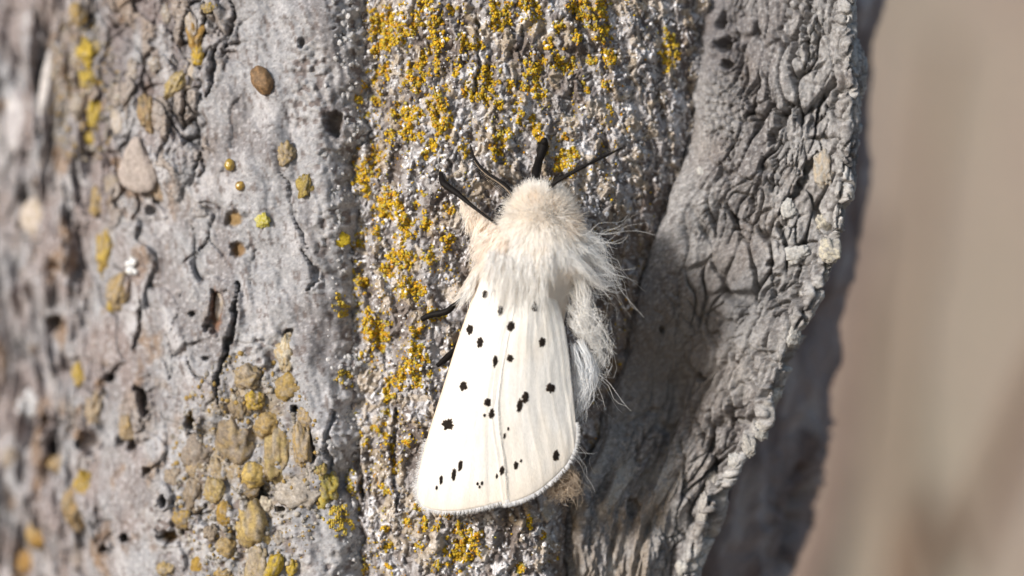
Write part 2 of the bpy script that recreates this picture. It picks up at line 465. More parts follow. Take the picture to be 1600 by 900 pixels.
    for (cx, cy, rx, ry, col) in [(366, 342, 13, 12, (.30, .19, .07)), (372, 390, 11, 12, (.25, .15, .06)), (337, 486, 10, 36, (.24, .13, .08)),
                                  (298, 654, 6, 15, (.3, .19, .03)), (264, 838, 13, 9, (.16, .1, .04)), (523, 190, 13, 18, (.17, .14, .12))]:
        a, b = sp(cx, cy)
        c = mixc(c, col, 0.9 * (1 - ss(.7, 1.15, np.hypot((X - a) / rx * 200, (Zg - b) / ry * 200) * (1 + .25 * grain))))
    c = c * np.array([.87, .875, .90])
    o = mesh_np('bark_plate', tloc(V.reshape(-1, 3)), grid_faces(nr, nc), M_bark, c.reshape(-1, 3), trunk)
    o['label'] = 'pale grey fibrous bark with cracks and holes, left of the moth'
    return o, Sheet(V)
slab, SH_slab = build_slab()

# ---- middle strip, rough and granular
CEN_PX = np.array([500, 540, 570, 605, 650, 720, 800, 880, 940, 1000, 1050, 1095, 1150], float)
CEN_Y = np.array([0.40, 0.34, 0.29, 0.18, 0.06, 0.0, 0.0, 0.05, 0.14, 0.31, 0.50, 0.72, 1.2])
CEN_X = wx(CEN_PX, CEN_Y)
LICHEN = [(603, 36, 22), (630, 55, 12), (590, 77, 9), (684, 69, 12), (633, 176, 16), (650, 124, 16), (686, 161, 15), (695, 195, 12), (759, 120, 15),
          (759, 150, 11), (783, 22, 14), (772, 8, 8), (836, 109, 14), (841, 146, 9), (875, 97, 12), (912, 20, 13), (942, 49, 12), (938, 10, 9), (811, 186, 9),
          (787, 212, 12), (841, 206, 10), (1044, 60, 9), (1046, 85, 11), (1047, 105, 8), (879, 252, 17), (893, 245, 9), (676, 225, 8), (664, 240, 7), (569, 272, 18), (609, 312, 14), (601, 332, 13),
          (665, 6, 11), (822, 8, 13), (776, 236, 9), (634, 360, 13), (630, 340, 8), (618, 404, 11), (606, 424, 10), (700, 378, 9), (672, 400, 9), (637, 446, 15), (655, 455, 9),
          (590, 522, 17), (575, 500, 11), (650, 572, 17), (652, 548, 10), (604, 612, 9), (609, 596, 7), (722, 856, 19), (735, 840, 10), (700, 800, 8), (545, 430, 13), (541, 470, 15), (560, 376, 9), (618, 730, 8),
          (533, 480, 10), (537, 590, 9), (540, 735, 10), (530, 812, 16), (545, 770, 9), (566, 892, 9), (665, 820, 7), (655, 790, 7), (603, 766, 7), (703, 12, 7), (650, 30, 8), (712, 110, 7), (722, 60, 7),
          (684, 30, 8), (661, 90, 8), (604, 110, 8), (587, 155, 7), (870, 40, 8), (900, 60, 7), (855, 70, 7), (925, 95, 7), (745, 70, 8), (800, 130, 7), (725, 235, 7), (640, 205, 9), (610, 215, 8), (590, 240, 8), (840, 20, 8), (950, 80, 8), (890, 8, 8), (705, 330, 7)]

_lr = random.Random(11)
for _ in range(62):
    _x, _y = _lr.uniform(556, 728), _lr.uniform(10, 700)
    if _x < np.interp(_y, [250, 400, 760], [690, 725, 640]): LICHEN.append((_x, _y, _lr.uniform(4, 8.5)))
for _ in range(16):
    LICHEN.append((_lr.uniform(720, 985), _lr.uniform(0, 235), _lr.uniform(4, 8)))
for _ in range(16):
    LICHEN.append((_lr.uniform(600, 860), _lr.uniform(812, 898), _lr.uniform(4, 7)))
def cen_y(x): return smooth_interp(x, CEN_X, CEN_Y)
RC = np.array([(-60, 1108), (0, 1102), (150, 1090), (220, 1083), (280, 1060), (350, 1034), (430, 1006), (520, 985), (620, 960), (720, 930), (780, 907), (900, 893), (980, 888)], float)
RE = np.array([(-60, 1336), (0, 1336), (120, 1339), (180, 1337), (300, 1328), (400, 1308), (480, 1272), (540, 1247), (620, 1217), (690, 1190), (745, 1152), (790, 1122), (850, 1102), (900, 1087), (980, 1070)], float)
def build_center():
    xx = np.linspace(CEN_X[0], CEN_X[-1], 4000); yy = cen_y(xx)
    s = np.concatenate([[0], np.cumsum(np.hypot(np.diff(xx), np.diff(yy)))])
    nc = 440; nr = 640
    x = np.interp(np.linspace(0, s[-1], nc), s, xx); z = np.linspace(-ZT, ZT, nr)
    X, Zg = np.meshgrid(x, z)
    tpx = np.interp(X, CEN_X, CEN_PX); tpy = 450 - Zg * 200
    rcx = wx(np.interp(tpy, RC[:, 0], RC[:, 1]), .8) + .03 * perlin(Zg * 3, X, 100)
    Xe = np.where(X > .05, .05 + (X - .05) * (wx(1080, .8) - .05) / (rcx - .05), X)
    tpx = np.interp(Xe, CEN_X, CEN_PX)
    y0 = cen_y(np.minimum(Xe, CEN_X[-1])) + .6 * np.maximum(0, Xe - CEN_X[-1])
    xr = X + 0.10 * perlin(X * 1.6, Zg * 1.1, 101) + 0.04 * perlin(X * 5, Zg * 3, 102) + 0.08 * Zg
    h = 0.075 * (ridged(xr * 2.9, Zg * 0.6, 103, 3) - .6) + 0.045 * fbm(xr * 8, Zg * 3.0, 107, 3) + 0.05 * fbm(X * 7, Zg * 6, 109, 3)
    a1, a2, aid = worley(X * 13 + perlin(X * 8, Zg * 8, 111), Zg * 10 + perlin(X * 8, Zg * 8, 112), 113)
    h += 0.050 * (1 - 1.6 * a1 * a1) * (0.2 + aid)
    b1, b2, bid = worley(X * 34 + 1.3 * perlin(X * 12, Zg * 12, 115), Zg * 30 + 1.3 * perlin(X * 12, Zg * 12, 116), 117)
    h += 0.038 * (1 - 1.8 * b1 * b1) * (0.1 + bid)
    h += 0.006 * fbm(X * 60, Zg * 60, 119, 2)
    # shallower under the moth
    h = h * (0.55 + 0.45 * ss(0.3, 0.9, np.hypot((X - 0.0) / 0.9, (Zg + 0.5) / 1.6))) 
    h += -0.10 * (1 - ss(.4, 1.0, np.hypot((X - 0.05) / 0.85, (Zg + 0.3) / 1.6)))
    for i, (P, wd, dp) in enumerate([([(745, 30), (748, 90), (740, 150)], .02, .07), ([(815, 40), (812, 90)], .02, .06), ([(620, 640), (615, 720), (622, 800)], .03, .10),
                                     ([(895, 790), (890, 850), (888, 910)], .03, .12), ([(560, 700), (566, 780)], .03, .1), ([(700, 250), (712, 290)], .02, .06)]):
        carve(h, X, Zg, [(wx(q[0], float(np.interp(q[0], CEN_PX, CEN_Y))), wz(q[1])) for q in P], wd, dp, 50 + i)
    V = np.stack([X, y0 - h, Zg], -1)
    c = np.empty(V.shape); c[:] = (.27, .255, .25)
    c = mixc(c, [.15, .125, .11], ss(-.2, .5, fbm(xr * 4, Zg * 1.3, 121, 4)))
    c = mixc(c, [.40, .39, .395], 0.85 * ss(.05, .5, fbm(xr * 5.5, Zg * 2.4, 123, 4)))
    c = mixc(c, [.66, .655, .67], 0.85 * (bid > .66) * ss(.45, .2, b1) * ss(-.35, .3, fbm(xr * 3, Zg * 1.6, 125, 3)))
    c = mixc(c, [.09, .075, .07], 0.75 * (bid < .26))
    c = mixc(c, [.38, .31, .22], 0.5 * (aid > .75))
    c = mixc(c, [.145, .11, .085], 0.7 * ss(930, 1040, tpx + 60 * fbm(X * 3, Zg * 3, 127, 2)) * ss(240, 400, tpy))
    c = c * np.array([1.36, 1.36, 1.39])
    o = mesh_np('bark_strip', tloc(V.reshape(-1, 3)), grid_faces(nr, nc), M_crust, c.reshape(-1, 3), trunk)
    o['label'] = 'rough granular grey bark with yellow lichen under the moth'
    return o, Sheet(V)
strip, SH_cen = build_center()

# grains and lichen on the strip
def scatter_center():
    Vf = SH_cen.V; nr, nc = Vf.shape[:2]
    n = 14500
    i = rng.integers(4, nr - 4, n); j = rng.integers(4, int(nc * .93), n)
    P = Vf[i, j]; px = SH_cen.px[i, j]; py = SH_cen.py[i, j]
    under = (np.hypot((px - 800) / 110, (py - 560) / 230) < 0.8)
    keep = ~under & (fbm(P[:, 0] * 4, P[:, 2] * 2, 131, 3) + .9 * rng.random(n) > .25)
    P = P[keep]; px = px[keep]; py = py[keep]; n = len(P)
    R = 0.004 + 0.012 * rng.random(n) ** 2.2
    t = rng.random(n)
    C = np.empty((n, 3)); C[:] = (.36, .35, .35)
    C[t > .6] = (.56, .55, .56); C[t > .92] = (.66, .65, .65); C[t < .30] = (.15, .125, .11); C[t < .06] = (.34, .27, .17)
    C *= (1.0 + 0.5 * rng.random((n, 1)))
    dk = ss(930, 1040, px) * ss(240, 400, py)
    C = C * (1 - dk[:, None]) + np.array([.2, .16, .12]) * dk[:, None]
    P = P + np.stack([np.zeros(n), -R * 0.3, np.zeros(n)], -1)
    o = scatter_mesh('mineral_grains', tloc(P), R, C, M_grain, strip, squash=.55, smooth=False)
    o.parent = trunk
    o['kind'] = 'stuff'
    q = rng.choice(np.flatnonzero(((SH_slab.px > 496) & (SH_slab.px < 590)).ravel()), 2600)
    q = q[rng.random(2600) < ss(496, 560, SH_slab.px.ravel()[q]) * ss(-.4, .3, fbm(SH_slab.px.ravel()[q] * .02, SH_slab.py.ravel()[q] * .015, 133, 2))]
    m = len(q); R = .007 + .02 * rng.random(m) ** 2
    o = scatter_mesh('mineral_grains', tloc(SH_slab.V.reshape(-1, 3)[q]), R, np.array([[.50, .49, .49]]) * (.5 + .7 * rng.random((m, 1))), M_grain, trunk)
    o['kind'] = 'stuff'
    q = rng.choice(np.flatnonzero(((np.hypot((SH_slab.px - 385) / 120, (SH_slab.py - 740) / 190) < 1) | (np.hypot((SH_slab.px - 130) / 60, (SH_slab.py - 140) / 120) < 1)).ravel()), 2600)
    m = len(q); R = .006 + .018 * rng.random(m) ** 2.4
    C = np.array([[.33, .30, .26]]) * (.5 + .8 * rng.random((m, 1))); C[rng.random(m) < .3] = (.32, .22, .08)
    o = scatter_mesh('mineral_grains', tloc(SH_slab.V.reshape(-1, 3)[q]), R, C, M_grain, trunk, smooth=True)
    o['kind'] = 'stuff'
    # lichen patches
    def lcol(n, old=0.0):
        b = np.array([[.49, .315, .014]]) * (1 + .25 * rng.normal(0, 1, (n, 1)))
        t = rng.random((n, 1))
        b = np.where(t < .15, np.array([[.50, .24, .015]]), b); b = np.where(t > .82, np.array([[.40, .34, .07]]), b)
        return b * (1 - old) + np.array([[.46, .36, .07]]) * old
    for (cx, cy, r) in LICHEN:
        r = r * 1.18
        sh = SH_cen if cx > 552 else (SH_slab if cx < 540 else SH_cen)
        m = np.flatnonzero((np.hypot(SH_cen.px - cx, SH_cen.py - cy) < r * 2).ravel()) if sh is SH_cen else np.flatnonzero((np.hypot(sh.px - cx, sh.py - cy) < r * 2).ravel())
        n = int(12 + r * r * 1.15)
        q = rng.choice(m, n * 6)
        dx = sh.px.ravel()[q] - cx; dy = (sh.py.ravel()[q] - cy) / 1.25
        nz = fbm(sh.px.ravel()[q] * .09, sh.py.ravel()[q] * .09, int(cx), 2)
        q = q[np.hypot(dx, dy) < r * (0.8 + 1.0 * nz)][:n]
        if len(q) < 4: q = rng.choice(m, 4)
        Pq = sh.V.reshape(-1, 3)[q]
        dd = np.hypot(dx, dy)[:len(q)]
        Rq = (0.004 + 0.0095 * rng.random(len(q)) ** 2.2)
        Pq = Pq + sh.N.reshape(-1, 3)[q] * (Rq * (0.1 + .5 * rng.random(len(q))))[:, None]
        old = 0.55 if cx < 556 else (0.25 if cx > 1030 else 0.0)
        scatter_mesh('lichen_patch', tloc(Pq), Rq, lcol(len(q), old), M_lichen, trunk, (ICO_V, ICO_F), .5, True)['kind'] = 'stuff'
    # loose single granules
    n = 26000
    i = rng.integers(4, nr - 4, n); j = rng.integers(4, int(nc * .93), n)
    px = SH_cen.px[i, j]; py = SH_cen.py[i, j]
    dens = 0.16 * ss(1010, 880, px) * ss(310, 230, py) + 0.34 * ss(540, 585, px) * ss(755, 690, px) + 0.07 * ss(1040, 960, px) * ss(900, 950, px) + .06 * ss(780, 850, py)
    dens = dens * ss(-.1, .4, fbm(px * .028, py * .014, 141, 3)) * ss(-.2, .25, fbm(px * .09, py * .07, 143, 2)) * 6.0
    dens *= ~(np.hypot((px - 800) / 100, (py - 560) / 230) < 0.8)
    k = rng.random(n) < dens
    P = SH_cen.V[i, j][k]; m = len(P)
    R = .004 + .008 * rng.random(m) ** 2.2
    o = scatter_mesh('lichen_granules', tloc(P + np.stack([np.zeros(m), -R * .4, np.zeros(m)], -1)), R, lcol(m), M_lichen, trunk, (ICO_V, ICO_F), .3, True)
    o['kind'] = 'stuff'
scatter_center()

# ---- right plate: hollow, then a cracked shoulder that rolls back
def build_ridge():
    nr = 580; nc = 452
    z = np.linspace(-ZT, ZT, nr); py = 450 - z * 200
    yc = np.interp(py, [0, 250, 450, 620, 780, 900], [.66, .47, .50, .52, .36, .32])
    yh = np.interp(py, [0, 150, 280, 400, 510, 600, 700, 800, 900], [.42, .30, .20, .30, .62, .70, .56, .42, .37])
    ye = np.interp(py, [0, 300, 450, 560, 700, 800, 900], [.06, .03, .08, .16, .28, .36, .42])
    xc = wx(smooth_interp(py, RC[:, 0], RC[:, 1]), yc); xe = wx(smooth_interp(py, RE[:, 0], RE[:, 1]), ye + .25)
    W = xe - xc
    ctrl = [(xc - .45, yc + .9), (xc - .12, yc + .35), (xc, yc), (xc + .16 * W, (yc + yh) / 2 - .02), (xc + .40 * W, yh), (xc + .62 * W, yh * .55 + ye * .45), (xc + .82 * W, ye + .10),
            (xe - .10, ye), (xe - .015, ye + .10), (xe, ye + .27), (xe - .05, ye + .62), (xe - .22, ye + 1.2), (xe - .5, ye + 2.0), (xe - .9, ye + 2.7)]
    C = np.array([[c[0], c[1]] for c in ctrl])              # (k,2,nr)
    k = len(ctrl)
    # Catmull-Rom, dense, then even columns by arc length of the mean profile
    def cr(t):
        i = np.clip(np.floor(t).astype(int), 0, k - 2); f = (t - i)[:, None, None]
        p0 = C[np.maximum(i - 1, 0)]; p1 = C[i]; p2 = C[i + 1]; p3 = C[np.minimum(i + 2, k - 1)]
        return .5 * (2 * p1 + (p2 - p0) * f + (2 * p0 - 5 * p1 + 4 * p2 - p3) * f ** 2 + (3 * p1 - p0 - 3 * p2 + p3) * f ** 3)
    td = np.linspace(0, k - 1.001, 900); Pd = cr(td).mean(-1)
    s = np.concatenate([[0], np.cumsum(np.hypot(*np.diff(Pd, axis=0).T))])
    wgt = np.where(td < 9.5, 1.0, 0.45)
    sw = np.concatenate([[0], np.cumsum(np.diff(s) * wgt[1:])])
    tc = np.interp(np.linspace(0, sw[-1], nc), sw, td)
    P = cr(tc)                                              # (nc,2,nr)
    X = P[:, 0].T; Y = P[:, 1].T; Zg = np.repeat(z[:, None], nc, 1)
    u = np.interp(tc, td, s)[None] + 0 * X                  # distance across the plate
    tx = np.gradient(X, axis=1); ty = np.gradient(Y, axis=1); ln = np.hypot(tx, ty)
    nx, ny = ty / ln, -tx / ln
    T = np.repeat(tc[None], nr, 0)
    ppx = 800 + X * 200 / (1 + Y / D); ppy = 450 - Zg * 200 / (1 + Y / D)
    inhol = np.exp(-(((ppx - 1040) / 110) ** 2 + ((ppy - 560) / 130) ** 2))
    low = ss(680, 760, ppy + 30 * fbm(X * 3, Zg * 2, 201, 2)) * ss(6.0, 4.6, T)
    ub = u + .09 * perlin(u * 1.3, Zg * 1.0, 203) + .022 * perlin(u * 7, Zg * 4, 204)
    vb = Zg + .06 * perlin(u * 4, Zg * 4, 205)
    ub = ub + 0.16 * Zg * ss(2.2, 0.3, Zg)
    h = .07 * fbm(ub * 1.8, vb * .9, 207, 3) + .022 * fbm(ub * 7, vb * 3, 209, 3)
    # alligator cracks, long along the edge
    f1, f2, cid = worley(ub * 8.0 + .9 * perlin(u * 3, Zg * 2, 212), vb * 2.0, 211)
    cm = (1 - .85 * inhol) * (1 - low) * ss(2.2, 4.2, T)
    open_ = ss(-.5, .25, fbm(u * 2.1, Zg * 1.6, 213, 2))
    h += cm * (-.14 * (1 - ss(.02, .07 + .13 * open_, f2 - f1)) * (.25 + .75 * open_) + .010 * (1 - 1.2 * f1 * f1) * (.4 + cid))
    g1, g2, gid = worley(ub * 14 + .9 * perlin(u * 6, Zg * 4, 214), vb * 5.2 + .6 * perlin(u * 6, Zg * 5, 216), 215)
    h += cm * (-.085 * (1 - ss(0.03, .17, g2 - g1)) * ss(-.35, .25, fbm(u * 3, Zg * 2, 217, 2)) + .004 * (1 - g1 * g1))
    # bubbly cells near the crack at the top
    bub = np.exp(-(((ppx - 1135) / 42) ** 2 + ((ppy - 165) / 75) ** 2)); bub = ss(.25, .6, bub)
    k1, k2, kid = worley(X * 17 + 1.2 * perlin(X * 5, Zg * 5, 218), Zg * 13 + perlin(X * 5, Zg * 5, 220), 219)
    h += bub * (.02 * (1 - 1.6 * k1 * k1) * (.5 + kid) - .05 * (1 - ss(0, .2, k2 - k1)))
    # streaky lower foot
    h += low * (.10 * (ridged(u * 4.2 + .5 * perlin(u * 2, Zg * 1.4, 231), Zg * .7, 221, 3) - .6) + .045 * fbm(u * 9, Zg * 2.5, 223, 3) + .02 * fbm(X * 20, Zg * 12, 225, 2))
    # folds down the shoulder
    fold = ss(560, 640, ppy) * ss(860, 780, ppy) * ss(3.2, 4.4, T) * ss(8.5, 7.4, T)
    h += fold * .15 * (ridged(ub * 4.6, vb * .6, 227, 2) - .55)
    edge = ss(6.3, 7.2, T) * ss(10.5, 9.4, T)
    h += edge * (.06 * fbm(u * 2.0, Zg * 1.3, 229, 3) + .012 * np.maximum(0, 1 - 2.2 * worley(u * 5, Zg * 4.2, 233)[0]))
    h += .0075 * fbm(u * 34, Zg * 30, 235, 3) + .012 * fbm(u * 13, Zg * 8, 236, 3)
    for i, (Pl, wd, dp) in enumerate([([(1230, 165), (1218, 190), (1200, 228)], .035, .13), ([(1241, 166), (1250, 182), (1249, 198)], .03, .12),
        ([(1270, 240), (1262, 268), (1245, 300), (1213, 334)], .035, .16), ([(1262, -10), (1258, 50), (1259, 108)], .025, .12), ([(1280, 150), (1277, 170), (1273, 186)], .02, .1),
        ([(1287, 405), (1281, 460), (1272, 500), (1253, 522)], .03, .13), ([(1244, 415), (1247, 470), (1250, 505)], .022, .1), ([(1240, 545), (1233, 575)], .04, .15),
        ([(1205, 610), (1190, 620)], .035, .12), ([(1140, 600), (1148, 640), (1142, 690)], .018, .08), ([(1118, 640), (1112, 690), (1120, 730), (1108, 790)], .02, .1),
        ([(1065, 690), (1070, 740), (1078, 790)], .016, .07), ([(1090, 650), (1098, 700)], .014, .07), ([(1190, 240), (1178, 300), (1165, 350)], .015, .08), ([(1212, 250), (1204, 290), (1200, 300)], .015, .08), ([(1150, 200), (1140, 260)], .012, .06)]):
        # cracks are cut in picture-free plate coordinates: find the place, then carve by world x,z
        carve(h, X + 100 * (T > 9.6), Zg, [(wx(q[0], .3), wz(q[1], .3)) for q in Pl], wd, dp, 80 + i)
    for i, (cx, cy, rx, ry, dp) in enumerate([(1128, 75, 11, 15, .20), (1134, 108, 8, 8, .15), (1124, 40, 7, 12, .15), (1092, 588, 9, 8, .14), (1196, 412, 6, 6, .1), (1204, 432, 5, 5, .1), (985, 790, 13, 11, .08), (1035, 515, 5, 5, .08)]):
        pit(h, X + 100 * (T > 9.6), Zg, wx(cx, .7), wz(cy, .7), rx / 200, ry / 200, dp, 0, 60 + i)
    V = np.stack([X + nx * h, Y + ny * h, Zg], -1)
    c = np.empty(V.shape); c[:] = (.30, .288, .28)
    c = mixc(c, [.19, .175, .17], ss(-.2, .5, fbm(ub * 2.2, vb * 1.3, 241, 4)))
    c = mixc(c, [.46, .445, .43], .8 * ss(.1, .55, fbm(ub * 3.5, vb * 1.6, 243, 4)) * ss(3.5, 6.5, T))
    c = mixc(c, [.60, .585, .56], .7 * edge * ss(-.3, .3, fbm(u * 4, Zg * 2, 245, 3)))
    c = mixc(c, [.13, .115, .11], .7 * ss(.1, .5, fbm(u * 26, Zg * 22, 247, 3)))
    c = mixc(c, [.50, .48, .47], .55 * ss(.15, .5, fbm(u * 34, Zg * 30, 248, 2)))
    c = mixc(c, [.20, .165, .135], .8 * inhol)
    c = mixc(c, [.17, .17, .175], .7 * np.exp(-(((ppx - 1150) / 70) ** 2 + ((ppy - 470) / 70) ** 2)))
    c = mixc(c, [.30, .25, .20], low * .7 * ss(-.3, .4, fbm(u * 5, Zg * 1.4, 249, 3)))
    c = mixc(c, [.50, .47, .43], low * .7 * ss(.1, .5, fbm(u * 6, Zg * 1.7, 251, 3)))
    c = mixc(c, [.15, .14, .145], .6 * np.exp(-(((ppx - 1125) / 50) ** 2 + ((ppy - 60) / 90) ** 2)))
    c = mixc(c, [.19, .145, .115], .22 * ss(.1, .5, fbm(u * 1.6, Zg * 1.1, 253, 3)))
    c = c * np.array([.95, .955, .975])
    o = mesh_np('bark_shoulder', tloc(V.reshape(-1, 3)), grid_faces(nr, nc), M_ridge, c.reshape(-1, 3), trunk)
    o['label'] = 'dark grey bark shoulder with net of cracks, right of the moth'
    F = int(np.searchsorted(tc, 9.3))
    return o, Sheet(V[:, :F])
ridge, SH_rid = build_ridge()

# ---- far flank of the trunk, behind the shoulder
FL = np.array([(-60, 1388), (0, 1384), (60, 1368), (150, 1366), (300, 1358), (400, 1340), (500, 1318), (600, 1305), (700, 1290), (800, 1268), (900, 1240), (980, 1225)], float)
def build_flank():
    nr = 240; nc = 150
    z = np.linspace(-ZT - .3, ZT + .3, nr); py = 450 - z * 180
    xf = wx(smooth_interp(py, FL[:, 0], FL[:, 1]), 3.0)
    t = np.linspace(0, 1, nc)
    a = -1.15 + 2.6 * t                                      # turns round the trunk
    Xc = np.repeat((xf - 1.5)[:, None], nc, 1); A = np.repeat(a[None], nr, 0)
    r = 1.5
    Zg = np.repeat(z[:, None], nc, 1)
    u = A * r
    h = -.05 + .11 * (ridged(u * 1.6 + .3 * perlin(u, Zg, 301), Zg * .45, 303, 3) - .6) + .07 * fbm(u * 3, Zg * 1.6, 305, 4) + .03 * fbm(u * 10, Zg * 5, 307, 3)
    pit(h, u, Zg, -.55, -1.95, .35, .4, .5, 0, 90)
    rr = r + h
    V = np.stack([Xc + rr * np.cos(A), 3.0 + rr * np.sin(A), Zg], -1)
    c = np.empty(V.shape); c[:] = (.30, .27, .265)
    c = mixc(c, [.20, .165, .155], ss(-.2, .4, fbm(u * 2.5, Zg * .9, 311, 4)))
    c = mixc(c, [.48, .46, .45], .7 * ss(.15, .5, fbm(u * 3, Zg * 1.4, 313, 4)))
    c = c * np.array([.92, .88, .90])
    o = mesh_np('trunk_flank', tloc(V.reshape(-1, 3)), grid_faces(nr, nc), M_bark, c.reshape(-1, 3), trunk)
    o['label'] = 'shaded mauve grey side of the trunk receding behind the cracked shoulder'
build_flank()

# ------------------------------------------------------------------ nodules, flakes, beads on the bark
def lump(name, sheet, px, py, rx, ry, rot, hgt, col, parent, mat=None, sink=.3, rough=.12, taper=0.0, flat=0.0, col2=None, seed=None, top=False, spin=4.0):
    """a rounded body set into the bark: rx, ry half sizes in picture pixels, hgt its height as a share of its width"""
    seed = int(px * 7 + py * 13) if seed is None else seed
    P, N = sheet.at(px, py)
    N = N * np.array([1, 1, 1.0]); N = N * .5 + np.array([0, -.5, 0]); N /= np.linalg.norm(N)
    k = 1 / 200.0 * (1 + P[1] / D)
    a, b = rx * k, ry * k; hh = hgt * (a + b) * .5
    v, f = (ICO4_V, ICO4_F) if max(rx, ry) > 9 else (ICO3_V, ICO3_F)
    v = v.copy()
    q = v * spin * .6
    d = 1 + 1.1 * rough * perlin(q[:, 0] * .45 + seed, q[:, 2] * .45 + .3 * q[:, 1], seed + 2) + .8 * rough * (fbm(q[:, 0] + seed, q[:, 2] + .7 * q[:, 1], seed, 3)) + rough * .5 * fbm(q[:, 1] * 1.7 - seed, q[:, 0] * 1.7 + q[:, 2], seed + 5, 3)
    v = v * d[:, None]
    w_ = 1 - taper * v[:, 2]
    x = v[:, 0] * a * w_; zz = v[:, 2] * b; hgtv = v[:, 1] * hh
    if flat: hgtv = np.where(hgtv > 0, np.minimum(hgtv, hh * (1 - flat)) + .15 * np.maximum(0, hgtv - hh * (1 - flat)), hgtv)
    c, s = math.cos(rot), math.sin(rot)
    X = x * c - zz * s; Zl = x * s + zz * c
    ex = np.cross(N, [0, 0, 1.0]); ex /= np.linalg.norm(ex)
    if ex[0] < 0: ex = -ex
    ez = np.cross(ex, N); ez = ez if ez[2] > 0 else -ez
    C0 = P + N * (hh * (.28 - sink) )
    V = C0 + X[:, None] * ex + Zl[:, None] * ez + hgtv[:, None] * N
    cc = np.empty(V.shape); cc[:] = col
    if col2 is not None: col2 = np.array(col2)
    if col2 is not None:
        cc = mixc(cc, col2, ss(-.25, .4, fbm(q[:, 0] * 1.3 + 9, q[:, 2] * 1.3 + q[:, 1], seed + 3, 3)))
    if mat is None and not top:
        cc = mixc(cc, [.36, .33, .30], .6 * ss(.0, .55, fbm(q[:, 0] * .9 - 4, q[:, 2] * .9 + q[:, 1], seed + 6, 3)))
    if mat is None and parent is slab:
        cc = cc * np.array([.74, .72, .70])
    cc = cc * (1 + .18 * fbm(q[:, 0] * 4, q[:, 2] * 4 + q[:, 1] * 3, seed + 8, 2))[:, None]
    if top:
        o = mesh_np(name, V - P, f, mat or M_nod, cc, None); o.location = P
    else:
        o = mesh_np(name, tloc(V), f, mat or M_nod, cc, parent)
    return o

